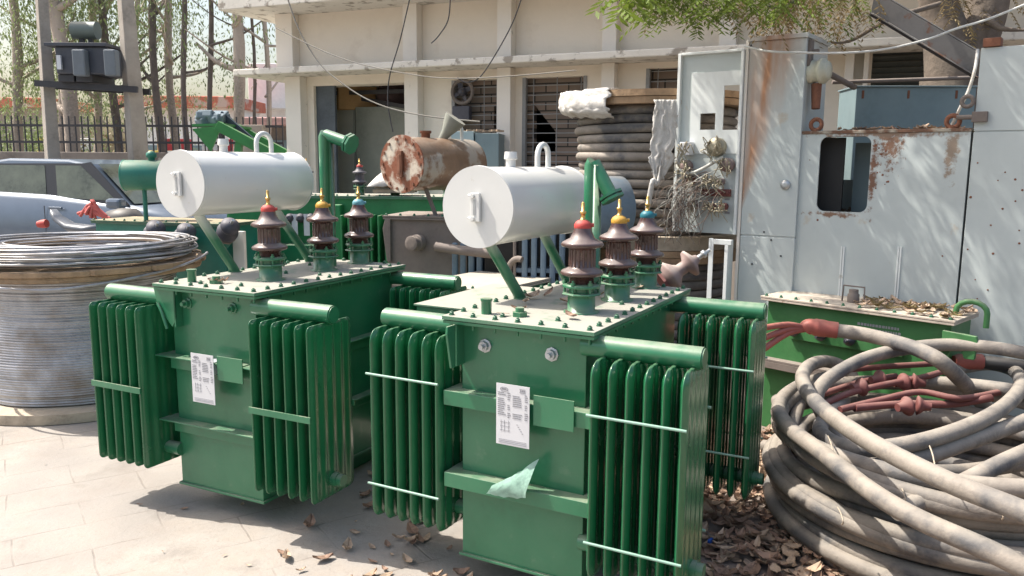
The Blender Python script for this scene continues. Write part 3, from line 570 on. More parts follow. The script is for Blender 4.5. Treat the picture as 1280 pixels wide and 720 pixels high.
# tall cabinet
a = F2.px(930, 47); b = F2.px(1009, 43); wdt = b.x; top = (a.z + b.z) / 2 + 0.005
K2 = thing('switchgear_cabinet', 'tall pale blue-grey cabinet with an orange rust run down from its top left corner', 'cabinet', (F2.x, F2.y, 0), F2.a)
seam = F2.px(950, 295).z
m = MB(); m.box(0, wdt, 0, 0.5, 0.06, seam - 0.004); m.box(0.004, wdt - 0.004, 0.004, 0.5, seam - 0.004, seam + 0.004); m.box(0, wdt, 0, 0.5, seam + .004, top - .03); m.build('cabinet_body', RCAB, K2, 0.004)
m = MB(); m.box(-0.012, wdt + 0.012, -0.012, 0.51, top - 0.03, top); m.build('cabinet_top', RCAB, K2, 0.003)
m = MB(); m.box(-0.022, -0.002, -0.01, 0.05, 0.0, top - .02); m.build('edge_channel', WALL2, K2, 0.003)
q = F2.px(982, 231); m = MB(); m.lathe([(0.033, 0), (0.033, 0.01), (0.012, 0.014)], (q.x, 0, q.z), (0, -1, 0), 16); m.build('lock', STEEL, K2)
for px, py in ((931 + 8, 57), (955, 290), (940, 330), (1004 - 40, 300), (976, 320)): q = F2.px(px, py); mm = MB(); mm.lathe([(0.007, 0), (0.006, 0.004)], (q.x, -0.001, q.z), (0, -1, 0), 8); mm.build('screw', IRON, K2)
# isolator on its right side
q = F2.px(1010, 88); m = MB(); xx = wdt
m.lathe([(0.075, 0.0), (0.075, 0.03), (0.07, 0.035), (0.07, 0.07), (0.082, 0.075), (0.082, 0.1), (0.06, 0.105), (0.06, 0.125), (0.02, 0.127)], (xx + .002, 0.1, q.z), (1, -0.15, 0), 22); m.build('isolator_housing', mat('cream_porcelain', (0.5, 0.5, 0.4), 0.4, var=0.1, dust=0.3), K2)
m = MB(); m.tube([(xx + 0.05, 0.1, q.z - 0.08), (xx + 0.06, 0.08, q.z - 0.24)], [0.035, 0.028], 10); m.build('rusty_bracket', RUST, K2, 0.004)
m = MB(); m.box(xx, xx + 0.02, 0.03, 0.1, q.z + .02, q.z + .2); m.box(xx, xx + .06, .06, .09, q.z + .12, q.z + .14); m.build('hinge', OLDG, K2, .003)
# open panel left of it
K1 = thing('meter_panel', 'open instrument panel with torn-out meters and tangled wires, left of the tall cabinet', 'panel', (F2.x, F2.y, 0), F2.a)
def rect_holes(m, x0, x1, z0, z1, holes, y0, y1):
    xs = sorted({x0, x1, *[h[0] for h in holes], *[h[1] for h in holes]}); zs = sorted({z0, z1, *[h[2] for h in holes], *[h[3] for h in holes]})
    for i in range(len(xs) - 1):
        for j in range(len(zs) - 1):
            cx, cz = (xs[i] + xs[i + 1]) / 2, (zs[j] + zs[j + 1]) / 2
            if not any(h[0] < cx < h[1] and h[2] < cz < h[3] for h in holes):
                m.box(xs[i], xs[i + 1], y0, y1, zs[j], zs[j + 1])
p0 = F2.px(852, 69); zt = F2.px(890, 67).z; zb = F2.px(885, 291).z; xl = p0.x
h1a, h1b = F2.px(876, 142), F2.px(894, 162); h2a, h2b = F2.px(906, 107), F2.px(927, 162)
holes = [(h1a.x, h1b.x, h1b.z, h1a.z), (h2a.x, h2b.x, h2b.z, h2a.z)]
m = MB(); rect_holes(m, xl, -0.03, zb, zt, holes, 0.0, 0.006); m.build('back_plate', CAB, K1)
m = MB(); m.box(xl - 0.012, xl + 0.012, -0.03, 0.02, zb, zt + 0.012); m.box(xl + .013, -0.026, -0.03, 0.02, zt - .002, zt + 0.016); m.box(-0.045, -0.025, -0.03, 0.03, zb, zt - .003); m.build('panel_frame', CABL, K1, 0.003)
pw = F2.px(866, 92); pw2 = F2.px(908, 178)
holes2 = holes; m = MB(); rect_holes(m, pw.x, -0.048, F2.px(880, 192).z, F2.px(890, 90).z, holes2, -0.008, -0.001); m.build('inner_plate', CABL, K1)
def meter(px, py, s, mt, kind):
    q = F2.px(px, py); m = MB()
    if kind == 'box': m.box(q.x - s, q.x + s, -0.09, -0.01, q.z - s * 1.2, q.z + s * 1.2)
    else: m.lathe([(s, 0.0), (s, 0.05), (s * 0.8, 0.055), (s * .7, 0.075), (s * .3, 0.08)], (q.x, -0.008, q.z), (0, -1, 0), 12)
    o = m.build('meter', mt, K1, 0.004)
    m2 = MB(); rr = random.Random(px)
    for k in range(10):
        a = rr.random() * 6.28; p = Vector((q.x + s * .7 * math.cos(a), -0.08, q.z + s * .7 * math.sin(a)))
        m2.tube(smoothpath([p, p + Vector((rr.uniform(-.04, .04), -.03, rr.uniform(-.03, .05))), p + Vector((rr.uniform(-.05, .05), -.01, rr.uniform(-.1, 0)))], 4), 0.0035, 5)
        m2.obox(p, (0.014, 0.012, 0.014))
    m2.build('meter_terminals', MET, o)
MET = mat('dull_meter_metal', (0.3, 0.27, 0.2), 0.45, metal=0.6, var=0.5, scale=25)
meter(862, 186, 0.038, PAPER, 'box'); meter(898, 184, 0.066, MET, 'round'); meter(860, 208, 0.045, PORCW, 'round'); meter(911, 206, 0.05, PORCW, 'round')
meter(866, 226, 0.035, RUST, 'round'); meter(903, 227, 0.026, PORCW, 'round'); meter(888, 226, 0.018, PORCW, 'round'); meter(870, 256, 0.03, PORCW, 'round'); meter(893, 258, 0.022, REDD, 'round'); meter(907, 258, 0.026, REDD, 'round')
q0, q1 = F2.px(878, 241), F2.px(915, 238); m = MB(); m.box(q0.x, q1.x, -0.04, -0.007, q0.z - .02, q0.z + .03); 
for k in range(9): x = q0.x + (k + .5) * (q1.x - q0.x) / 9; m.tube([(x, -0.04, q0.z + .005), (x, -0.06, q0.z + .005)], 0.008, 6)
m.build('terminal_strip', REDD, K1, .003)
for px, py in ((892, 249), (909, 249), (909, 266)): q = F2.px(px, py); mm = MB(); mm.box(q.x - .018, q.x + .018, -0.004, -0.0005, q.z - .006, q.z + .006); mm.build('small_label', INK, K1)
m = MB(); rr = random.Random(12); mw = [MB(), MB(), MB()]
for k in range(80):
    s0 = F2.px(rr.uniform(845, 905), rr.uniform(212, 262)); e0 = F2.px(rr.gauss(858, 20), rr.uniform(250, 305))
    A_ = Vector((s0.x, -0.04, s0.z)); B_ = Vector((e0.x, -0.06 - rr.random() * .08, e0.z)); md = (A_ + B_) / 2 + Vector((rr.uniform(-.13, .08), -rr.random() * .12, rr.uniform(-.02, .1)))
    mw[k % 3].tube(smoothpath([A_, A_.lerp(md, .5) + Vector((rr.uniform(-.04, .04), -.02, .03)), md, B_.lerp(md, .4) + Vector((rr.uniform(-.05, .05), 0, 0)), B_], 5), 0.0021, 4)
q0, q1, q2 = F2.px(848, 215), F2.px(872, 216), F2.px(908, 200); mw[0].tube(smoothpath([(q0.x, -.06, q0.z + .08), (q0.x + .04, -.08, q0.z + .02), (q1.x, -.08, q1.z), (q2.x, -.06, q2.z + .02)], 6), 0.012, 8)
for k_, mm in zip((mat('pale_wires', (.42, .42, .38), .6, var=.2), mat('brown_wires', (.2, .14, .11), .6, var=.4), OLDG), mw): o = mm.build('wire_bundle', k_, K1)
# angle iron frame under the panel
m = MB(); a, b = F2.px(893, 300), F2.px(893, 378); m.box(a.x, a.x + 0.035, -0.1, -0.094, 0.0, a.z + .02); m.box(a.x, a.x + 0.006, -0.094, -0.05, 0.0, a.z + .02)
m.box(a.x + 0.036, -0.024, -0.1, -0.06, a.z - .02, a.z + 0.015); m.box(-0.07, -0.045, -0.1, 0.0, 0, a.z - .022); 
fx = m.build('angle_frame', CABL, None, .002); fx.location = (F2.x, F2.y, 0); fx.rotation_euler = (0, 0, -F2.a); tag(fx, 'white angle iron frame standing under the instrument panel beside the tall cabinet', 'frame')
# wide cabinet
F3 = Frame(uny(1000, 200, 5.42).x, 5.42, math.radians(38))
t0 = F3.px(1001, 166); t1 = F3.px(1213, 167); topz = (t0.z + t1.z) / 2
K3 = thing('switchgear_cabinet', 'wide pale cabinet with a rounded rectangular cut-out and rust along its top edge', 'cabinet', (F3.x, F3.y, 0), F3.a)
ha, hb = F3.px(1026, 171), F3.px(1083, 266); x1 = F3.px(1208, 230).x
def roundhole_panel(m, x0, x1_, z0, z1, h, y0, y1, r=0.05):
    hx0, hx1, hz0, hz1 = h; inner = []
    for cx, cz, s in ((hx1 - r, hz1 - r, 0), (hx0 + r, hz1 - r, 1), (hx0 + r, hz0 + r, 2), (hx1 - r, hz0 + r, 3)):
        for k in range(7): a = (s + k / 6) * PI / 2; inner.append((cx + r * math.cos(a), cz + r * math.sin(a)))
    outer = []; cx, cz = (hx0 + hx1) / 2, (hz0 + hz1) / 2
    cor = [(x1_, z1), (x0, z1), (x0, z0), (x1_, z0)]
    n = len(inner); vs = []
    for (ix, iz), idx in zip(inner, range(n)): 
        s = idx // 7; k = idx % 7; c0 = cor[s]
        if k == 3: o_ = c0
        elif k < 3: o_ = (c0[0], iz + (c0[1] - iz) * k / 3) if s % 2 == 0 else (ix + (c0[0] - ix) * k / 3, c0[1])
        else: o_ = (ix + (c0[0] - ix) * (6 - k) / 3, c0[1]) if s % 2 == 0 else (c0[0], iz + (c0[1] - iz) * (6 - k) / 3)
        outer.append(o_)
    for y in (y0, y1): vs += [(a, y, b) for a, b in inner] + [(a, y, b) for a, b in outer]
    fs = []
    for i in range(n):
        j = (i + 1) % n; fs += [(i, j, n + j, n + i), (2 * n + i, 3 * n + i, 3 * n + j, 2 * n + j), (i, 2 * n + i, 2 * n + j, j), (n + i, n + j, 3 * n + j, 3 * n + i)]
    m.add(vs, fs)
m = MB(); x0 = -0.005; roundhole_panel(m, x0, x1, 0.05, topz, (ha.x, hb.x, hb.z, ha.z), 0, 0.012)
m.box(x0, x0 + .01, 0.0125, 0.62, 0.05, topz); m.box(x1 - .01, x1, 0.0125, 0.62, 0.05, topz); m.box(x0 + .011, x1 - .011, 0.61, 0.62, 0.05, topz - .3)
rz_ = F3.px(1110, 215); ry_ = F3.px(1190, 185)
m.build('cabinet_body', rustpatch('rust_spotted_cabinet', CAB, [(rz_.x, topz - .02, .12, .3, 30, (.2, .11, .07)), (hb.x + .02, (ha.z + hb.z) / 2, .04, .35, 20, (.16, .08, .05)), (ry_.x, topz - .1, .06, .3, 14, (.26, .2, .15)), (.5, topz, .6, .05, 20, (.24, .16, .11)), (ha.x + .1, hb.z - .02, .25, .03, 20, (.2, .12, .08)), (.25, .75, .5, .12, 16, (.4, .36, .3)), (.8, .45, .7, .25, 9, (.42, .38, .32))]), K3)
m = MB(); m.box(x0 - .004, x1 + .002, -0.008, 0.63, topz + .001, topz + 0.022); m.build('rusty_top', mat('rusty_top_strip', (0.3, 0.27, 0.22), 0.8, var=0.3, spots=(0.15, 0.08, 0.05), spotscale=9, spotlo=.45, spothi=.55, bump=.4), K3, .004)
m = MB(); m.box(ha.x - .05, (ha.x + hb.x) / 2 - .03, 0.10, 0.12, hb.z - .1, topz - .02); m.build('inner_frame', DARK, K3)
m = MB(); m.box((ha.x + hb.x) / 2 - .02, hb.x + .25, 0.3, 0.32, hb.z - .2, topz - .05); m.box((ha.x + hb.x) / 2 + .1, (ha.x + hb.x) / 2 + .106, 0.296, 0.2999, hb.z - .2, topz - .05); m.build('inner_panel', CABB, K3)
m = MB(); r_ = random.Random(4)
for px in (1054, 1125): a = F3.px(px, 308); m.box(a.x - 0.012, a.x - .002, -0.006, -0.0005, 0.3, a.z); m.box(a.x + 0.002, a.x + .012, -0.006, -0.0005, 0.3, a.z)
m.build('louvre_strip', CABL, K3)
dots = [(1096, 166 + 40), (1100, 215), (1178, 320), (1012, 200), (1022, 275)] + [(r_.uniform(1090, 1112), r_.uniform(175, 240)) for _ in range(14)]
m = MB()
for px, py in dots: q = F3.px(px, py); m.lathe([(r_.uniform(.003, .008), 0), (0.002, 0.002)], (q.x, -0.0005, q.z), (0, -1, 0), 7)
m.build('rust_pits', RUST, K3)
def eye(fr, px, py, parent):
    q = fr.px(px, py); m = MB(); m.tube([(q.x + 0.035 * math.cos(a), 0.02, topz + 0.062 + 0.035 * math.sin(a)) for a in [2 * PI * i / 16 for i in range(16)]], 0.014, 8, closed=True); m.cyl((q.x, .02, topz + .02), (q.x, .02, topz + .035), .022); m.build('lifting_eye', RUST, parent)
eye(F3, 1019, 157, K3); eye(F3, 1190, 157, K3)
K4 = thing('switchgear_cabinet', 'pale cabinet at the right edge of the photo, taller than the wide one', 'cabinet', (F3.x, F3.y, 0), F3.a)
tz = F3.px(1225, 60).z; x2 = x1 + 0.012
m = MB(); m.box(x2, x2 + 0.85, -0.0, 0.62, 0.05, topz - .003); m.box(x2, x2 + 0.85, 0.0, 0.5, topz + .003, tz); m.box(x2 + .003, x2 + .847, 0.004, 0.5, topz - .003, topz + .003); m.build('cabinet_body', CAB, K4, .004)
m = MB(); r_ = random.Random(8)
for k in range(16): q = F3.px(r_.uniform(1205, 1278), r_.uniform(200, 380)); m.lathe([(r_.uniform(.004, .008), 0), (0.002, 0.002)], (q.x, -0.001, q.z), (0, -1, 0), 7)
m.build('screw_holes', RUST, K4)
m = MB(); q = F3.px(1245, 30); m.box(x2 + .01, x2 + 0.1, -0.02, 0.05, tz + .002, tz + 0.05); m.build('box_section', RUST, K4, .003)
q = F3.px(1221, 142); m = MB(); m.tube([(q.x - .02, -0.02, q.z - .02), (q.x - .1, -0.02, q.z - .02)], .014, 8); m.obox((q.x + .02, -.02, q.z - .02), (.08, .03, .06)); m.tube([(q.x - .05 + .03 * math.cos(a), -.02, q.z + .07 + .03 * math.sin(a)) for a in [2 * PI * i / 14 for i in range(14)]], .012, 8, closed=True); m.build('latch', OLDG, K4, .003)
# teal blue box behind the wide cabinet
FQ = Frame(uny(1068, 150, 6.3).x, 6.3, math.radians(4)); a, b = FQ.px(1068, 107), FQ.px(1216, 160)
o = thing('control_box', 'dull blue steel cubicle standing behind the wide cabinet, its top showing over it', 'cabinet', (FQ.x, FQ.y, 0), FQ.a)
m = MB(); m.box(0, b.x, 0, 0.4, 0.0, a.z - .012); m.build('box_body', CABB, o, .004); m = MB(); m.box(-.01, b.x + .01, -.01, .41, a.z - .012, a.z); m.build('box_lid', CABB, o, .002)
m = MB(); 
for px in (1079, 1136, 1196): q = FQ.px(px, 113); m.box(q.x - .008, q.x + .008, -.004, -.0005, q.z - .06, q.z)
m.build('rust_marks', RUST, o)
m = MB(); a, b = uny(1040, 103, 6.15), uny(1216, 97, 6.15); m.tube([a, b], .014, 8); tag(m.build('rusty_rod', OLDG), 'thin dark rod lying level above the blue cubicle', 'rod')
m = MB(); a, b = uny(1010, 78, 5.6), uny(1068, 109, 6.2); m.tube([a, b], .022, 8); tag(m.build('steel_pipe', OLDG), 'short grey pipe slanting between the tall cabinet and the blue cubicle', 'pipe')
# folded steel section leaning at the top right
a, b = uny(1094, -12, 5.7), uny(1226, 66, 5.35); b2 = uny(1300, 100, 5.3)
m = MB(); d = (b - a).normalized(); up = Vector((0.1, 0.25, 1)); sd = d.cross(up).normalized()
def plate(m, a, b, off0, off1, th=0.006): 
    n = (b - a).cross(off1 - off0).normalized() * th; m.add([a + off0, b + off0, b + off1, a + off1, a + off0 + n, b + off0 + n, b + off1 + n, a + off1 + n], [(0, 1, 2, 3), (7, 6, 5, 4), (0, 4, 5, 1), (1, 5, 6, 2), (2, 6, 7, 3), (3, 7, 4, 0)])
plate(m, a, b, Vector((0, 0, 0)), Vector((0.0, 0.05, 0.015))); plate(m, a, b, Vector((0, 0, -.007)), Vector((0, 0.04, -0.13))); plate(m, a, b, Vector((0, 0.045, -0.135)), Vector((0, -0.0, -0.15)))
tag(m.build('steel_channel', ROOFS), 'dark folded steel channel leaning down from the top edge onto the right cabinet', 'steel channel')
m = MB(); m.tube([a + Vector((0, .06, -.14)), b + Vector((0, .06, -.14)), b2], .012, 6); tag(m.build('thin_bar', IRON), 'thin dark bar slanting down to the right beside the leaning channel', 'bar')
# pale cable strung over the cabinets
m = MB(); pts = [(931, 58, 5.56), (960, 64, 5.4), (1000, 66, 5.33), (1060, 66, 5.3), (1110, 61, 5.3), (1160, 49, 5.3), (1195, 36, 5.28), (1235, 24, 5.25), (1285, 4, 5.2)]
m.tube(smoothpath([uny(*p) for p in pts]), .0075, 7); tag(m.build('strung_cable', mat('pale_cable', (0.5, 0.5, 0.47), .6, var=.2)), 'pale twisted cable strung across the fronts of the cabinets at the top', 'cable')
m = MB(); pts = [(1222, 62, 5.25), (1219, 85, 5.2), (1211, 112, 5.2), (1200, 135, 5.22), (1189, 158, 5.3)]
m.tube(smoothpath([uny(*p) for p in pts]), .01, 7); tag(m.build('rope', CLOTH), 'frayed pale rope running from the channel end down to the right lifting eye', 'rope')

# ---------------------------------------------------------------- green transformer behind the cable coil
FC = Frame(1.62, 5.2, math.radians(46)); LC = 1.17
o = thing('power_transformer', 'old green transformer behind the cable coil, dusty pale lid covered with dry leaves', 'transformer', (FC.x, FC.y, 0), FC.a)
zl = 0.965; GC = mat('brighter_green_paint', (0.03, 0.14, 0.04), .5, var=.2, dust=.4, bump=.1)
m = MB(); m.box(0.03, LC - .03, 0.05, 0.38, 0.08, zl - .03); m.build('tank', GC, o, .003)
m = MB(); m.box(0, LC, 0, 0.42, zl - .012, zl); m.box(0.002, LC - .002, 0.002, 0.418, zl - .028, zl - .014); m.build('lid', mat('dusty_cream_lid', (0.42, 0.36, 0.3), .85, var=.2, dust=.6, spots=(.2, .12, .08), spotscale=12, spotlo=.6, spothi=.68), o, .002)
for i in range(12): put('bolt', BOLTM, o, (0.03 + i * (LC - .06) / 11, .025, zl))
m = MB(); m.box(-.02, 0.55, -.02, .049, .545, .56); m.box(-.02, .55, -.02, -.012, .5, .544); m.build('stiffener', OLDG, o, .002)
m = MB(); m.box(.2, .9, .02, .049, .71, .80); m.build('terminal_bracket', GC, o, .002)
for x in (.24, .42, .6): mm = MB(); mm.lathe([(.03, 0), (.033, .03), (.02, .035), (.02, .05), (.008, .052), (.008, .09)], (x, .019, .765), (0, -1, 0), 14); mm.build('small_bushing', PORCD, o)
m = MB(); m.prism([(LC - .06, zl - .06), (LC + .11, zl - .07), (LC + .12, zl - .1), (LC + .11, zl - .2), (LC + .06, zl - .2), (LC + .04, zl - .15), (LC - .01, zl - .15), (LC - .02, zl - .2), (LC - .06, zl - .2)], .0, .03); m.build('lifting_lug', GC, o, .003)
m = MB(); m.tube([(LC - .06, .2, zl)] + [(LC + .02 - .08 * math.cos(a), .2, zl + .03 + .06 * math.sin(a)) for a in [PI * i / 8 for i in range(9)]] + [(LC + .1, .2, zl - .05)], .016, 10); m.build('breather_pipe', GC, o)
m = MB(); m.lathe([(.035, 0), (.035, .05), (.028, .055), (.028, .08)], (.52, .2, zl), (0, 0, 1), 14); m.tube([(.45, .2, zl), (.455, .2, zl + .1), (.585, .2, zl + .1), (.59, .2, zl)], .006, 6); m.build('filler_cap', OLDG, o)
k = MB(); rr = random.Random(4)
for r0 in range(2):
    x = .62
    while x < .86: q = .008 + rr.random() * .008; k.box(x, x + q, .0475, .0495, .83 + .028 * r0, .845 + .028 * r0); x += q + .005
k.build('stencilled_text', INK, o)

# ---------------------------------------------------------------- big cable coil, right foreground
CCX, CCY = 2.05, 3.6
co = thing('cable_coil', 'large pile of thick dusty grey power cable coiled on the ground at the right', 'cable coil', (0, 0, 0))
m = MB(); rr = random.Random(21)
def loop(m, cx, cy, R, z, e=0.0, ph=0., tilt=0., tph=0., r=.042, wz=0.0, n=64, a0=0, a1=2 * PI):
    cl = abs(a1 - a0 - 2 * PI) < 1e-3; pts = []
    for i in range(n if cl else n + 1):
        a = a0 + (a1 - a0) * i / n; rad = R * (1 + e * math.cos(2 * (a - ph))) + .012 * math.sin(3 * a + ph)
        pts.append((cx + rad * math.cos(a), cy + rad * math.sin(a), max(r, z + tilt * math.cos(a - tph) + wz * math.sin(3 * a + ph * 2))))
    m.tube(pts, r, 12, closed=cl)
rows = 10
for k in range(rows):
    z = GZ + .037 + k * .052; Ro = .755 + .03 * math.sin(k * 1.9); tl = .004 * k
    for q, R in enumerate((Ro, Ro - .078, Ro - .15)):
        if q == 2 and (k % 2 or k > 4): continue
        if q == 1 and k > 7: continue
        loop(m, CCX + rr.gauss(0, .014), CCY + rr.gauss(0, .014), R + rr.uniform(-.012, .012), z + .01 * q + (tl if q == 0 else 0), rr.uniform(-.025, .025), rr.random() * 3, tl + rr.uniform(0, .022), rr.random() * 6, r=.0365, wz=.006)
m.build('coil_turns', CABLEF, co)
def tr(pts, r=.0355, mt=CABLEF, name='cable_turn', k=7, closed=False):
    m = MB(); m.tube(smoothpath([unz(*p) for p in pts], k, closed), r, 14, closed=closed); return m.build(name, mt, co)
# the loose upper turns, laid where they rest on the pile
tr([(1420, 700, .74), (1280, 640, .76), (1180, 600, .77), (1080, 548, .78), (1022, 505, .76), (1003, 475, .74), (1012, 457, .73), (1035, 452, .70), (1062, 465, .64), (1075, 500, .5)])
tr([(1075, 575, .4), (1035, 530, .52), (1022, 490, .68), (1060, 458, .76), (1110, 440, .80), (1180, 431, .83), (1250, 436, .84), (1330, 452, .8)])
tr([(1040, 470, .62), (1000, 482, .62), (975, 503, .62), (982, 530, .63), (1030, 568, .64), (1090, 615, .64), (1150, 650, .62), (1240, 690, .6), (1340, 740, .55)])
tr([(1055, 500, .58), (1025, 535, .58), (1060, 560, .6), (1130, 556, .63), (1200, 537, .66), (1250, 512, .68), (1276, 484, .69), (1268, 464, .69), (1235, 455, .69), (1190, 462, .68)], .036)
tr([(1000, 560, .5), (1060, 583, .53), (1140, 575, .56), (1210, 552, .6), (1300, 520, .62)], .036)
tr([(955, 558, .34), (1000, 562, .38), (1060, 568, .42), (1120, 585, .44), (1200, 590, .44), (1300, 575, .45)])
tr([(972, 500, .56), (985, 540, .52), (1000, 500, .56), (1010, 480, .6)], .035)
tr([(1120, 640, .5), (1200, 605, .55), (1260, 575, .6), (1330, 545, .62)], .036)
# cable ends with red boots inside the ring
RB = thing('cable_terminations', 'dull red rubber cable ends and boots lying inside the ring of the cable coil', 'cable ends', (0, 0, 0))
def redt(pts, r=.017): m = MB(); m.tube(smoothpath([unz(*p) for p in pts], 6), r, 10); m.build('red_core', REDD, RB)
redt([(1030, 505, .62), (1060, 492, .64), (1100, 482, .66), (1160, 470, .68), (1195, 458, .70)]); redt([(1060, 462, .7), (1110, 458, .7), (1160, 455, .71), (1195, 452, .71)])
redt([(1050, 512, .6), (1100, 500, .62), (1150, 490, .64), (1200, 498, .64), (1250, 490, .64)]); redt([(1068, 510, .6), (1130, 505, .6), (1190, 505, .6), (1240, 497, .64)], .02); redt([(1030, 492, .62), (1075, 478, .65), (1120, 470, .66)])
for (px, py, z, dx_) in ((1075, 484, .66, 1), (1098, 474, .67, 1), (1132, 508, .62, 1), (1150, 507, .62, -1), (1144, 478, .66, -1), (1128, 478, .66, 1)):
    p = unz(px, py, z); mm = MB(); ax = Vector((dx_ * .95, .3, .05)); mm.lathe([(.02, -.05), (.024, -.02), (.042, 0.0), (.05, .012), (.02, .016)], p, ax, 18); mm.build('rain_shed', REDD, RB)
p, q = unz(1192, 452, .72), unz(1226, 452, .72); mm = MB(); mm.tube([p, p.lerp(q, .2), q], [.034, .045, .045], 16); mm.build('heat_shrink_sleeve', REDS, RB)
mm = MB(); mm.tube(smoothpath([q, unz(1260, 456, .72), unz(1320, 465, .7)], 5), .038, 12); mm.build('black_sleeve', BLACK, RB)
# three-core cable lying across the old transformer
TC = thing('three_core_cable', 'grey cable splitting through a red sleeve into three red cores', 'cable', (0, 0, 0))
def tz(px, py, Y): return uny(px, py, Y)
m = MB(); m.tube(smoothpath([tz(1045, 413, 4.5), tz(1080, 418, 4.42), tz(1120, 428, 4.3), tz(1150, 438, 4.15), tz(1180, 455, 4.02), unz(1215, 490, .6), unz(1250, 530, .42)], 6), .04, 14); m.build('cable_sheath', CABLEF, TC)
m = MB(); m.tube(smoothpath([tz(1007, 411, 4.55), tz(1012, 408, 4.54), tz(1025, 410, 4.53), tz(1047, 413, 4.5)], 5), [.044] * 8 + [.05] * 4 + [.047] * 4, 16); m.build('breakout_sleeve', REDS, TC)
for e in ((953, 410), (952, 424), (955, 436)): m = MB(); m.tube(smoothpath([tz(1010, 411, 4.55), tz(985, 406 + (e[1] - 410) * .4, 4.5), tz(*e, 4.42)], 5), .018, 10); m.build('red_core', REDS, TC)
m = MB(); m.lathe([(.03, 0), (.045, .03), (.02, .06)], tz(950, 420, 4.4), (-.8, 0, -.6), 12); m.build('red_boot', REDS, TC)
# ties on the coil
for px, py, z, h in [(1165, 575, .70, 35), (1038, 560, .6, 30), (1050, 645, .4, 22), (1128, 618, .5, 22), (1250, 640, .5, 20)]:
    m = MB(); m.tube(smoothpath([unz(px - 3, py - h / 2, z + .05), unz(px + 1, py - h / 6, z + .06), unz(px + 4, py + h / 3, z + .05), unz(px + 2, py + h / 2, z)], 5), .003, 5); m.build('wire_tie', WOODP, co)
m = MB(); p = unz(968, 612, .11); m.cyl(p, p + Vector((.3, .12, .02)), .04); tag(m.build('cable_offcut', BLACK), 'short black cut cable end on the ground left of the cable coil', 'cable offcut')

# ---------------------------------------------------------------- old transformers in the background
def tank_unit(label, x, y, yaw, L_, D, zl, mt, lidm, group=None):
    o = thing('power_transformer', label, 'transformer', (x, y, 0), yaw, group)
    m = MB(); m.box(0.03, L_ - .03, .03, D - .03, .1, zl - .02); m.build('tank', mt, o, .003)
    m = MB(); m.box(0, L_, 0, D, zl - .014, zl); m.box(.003, L_ - .003, .003, D - .003, zl - .03, zl - .016); m.build('lid', lidm, o, .002)
    for i in range(int(L_ / .11) + 1): put('bolt', BOLTM, o, (.025 + i * .11, .022, zl))
    m = MB(); m.box(.05, L_ - .05, .1, .16, 0, .1); m.box(.05, L_ - .05, D - .16, D - .1, 0, .1); m.build('base_channel', mt, o)
    return o
def cons(o, p, ax, r, L_, mt, endm, legs, lm, gauge=True, bolts=False):
    ax = Vector(ax).normalized(); c = MB(); c.lathe([(r, 0), (r, L_), (r * .85, L_ + .025), (.001, L_ + .035)], p, ax, 36); co_ = c.build('conservator', mt, o)
    e = MB(); e.lathe([(r + .012, 0), (r + .012, -.012)] if bolts else [(r + .003, 0), (r + .003, -.006)], p, ax, 36); e.build('end_plate', endm, co_)
    p = Vector(p); side = ax.cross(Vector((0, 0, 1))).normalized()
    if bolts:
        b = MB()
        for k in range(14): a = 2 * PI * k / 14; q = p + (side * math.cos(a) + Vector((0, 0, 1)) * math.sin(a)) * (r * .92) - ax * .012; b.lathe([(.011, 0), (.011, .01)], q, -ax, 6, False)
        b.build('rim_bolts', RUST, co_)
    if gauge: g_ = MB(); rt = Matrix((side, ax, Vector((0, 0, 1)))).transposed(); g_.obox(p - ax * .025, (.045, .022, r * .95), rt); g_.obox(p - ax * .035, (.02, .01, r * .7), rt); g_.build('level_gauge', RUST if bolts else mt, co_, .002)
    for a, b_ in legs: q = MB(); q.beam(a, b_, .03, .03) if bolts else q.cyl(a, b_, .02); q.build('strut', lm, o)
    return co_
# teal transformer with tilted side bushings
FD = Frame(uny(112, 268, 7.3).x, 7.3, math.radians(16)); zl = FD.px(150, 276).z
o = tank_unit('teal transformer behind the wire reel, small teal oil drum and tilted dark side bushings', FD.x, FD.y, FD.a, FD.px(282, 300).x, .55, zl, TEAL, TANKG)
cp_ = FD.px(157, 219, .1); r_ = .135; cons(o, (cp_.x, .1, cp_.z), (.82, .3, 0), r_, .42, TEAL, mat('bright_teal_end', (.01, .25, .16), .4, var=.05), [((cp_.x + .14, .16, cp_.z - .1), (cp_.x + .14, .16, zl))], TEAL)
m = MB(); m.lathe([(.03, 0), (.03, .03), (.045, .035), (.045, .07), (.02, .09)], (cp_.x + .22, .18, cp_.z + r_ - .01), (0, 0, 1), 12); m.build('filler_cap', TEAL, o)
for px, py in ((199, 296), (236, 300), (289, 294)):
    q = FD.px(px - 12, py + 8, -.02); mm = MB(); ax = Vector((.62, -.5, .5)); T = (q.x, 0.0, q.z)
    mm.lathe([(.065, -.02), (.065, .1)], T, ax, 18); bb = mm.build('side_bushing', TEAL, o)
    mm = MB(); mm.lathe([(.085, .1), (.085, .12)], T, ax, 8, False); mm.build('clamp_ring', OLDG, bb)
    mm = MB(); mm.lathe([(.06, .12), (.088, .15), (.09, .18), (.055, .215), (.075, .25), (.08, .28), (.045, .31), (.02, .32)], T, ax, 20); mm.build('porcelain', PORCD, bb)
    mm = MB(); mm.lathe([(.012, .32), (.012, .38)], T, ax, 8); mm.build('terminal_stud', STEEL, bb)
k = MB(); rr = random.Random(14); GOLD = mat('faded_gold_lettering', (.3, .22, .05), .6, var=.3)
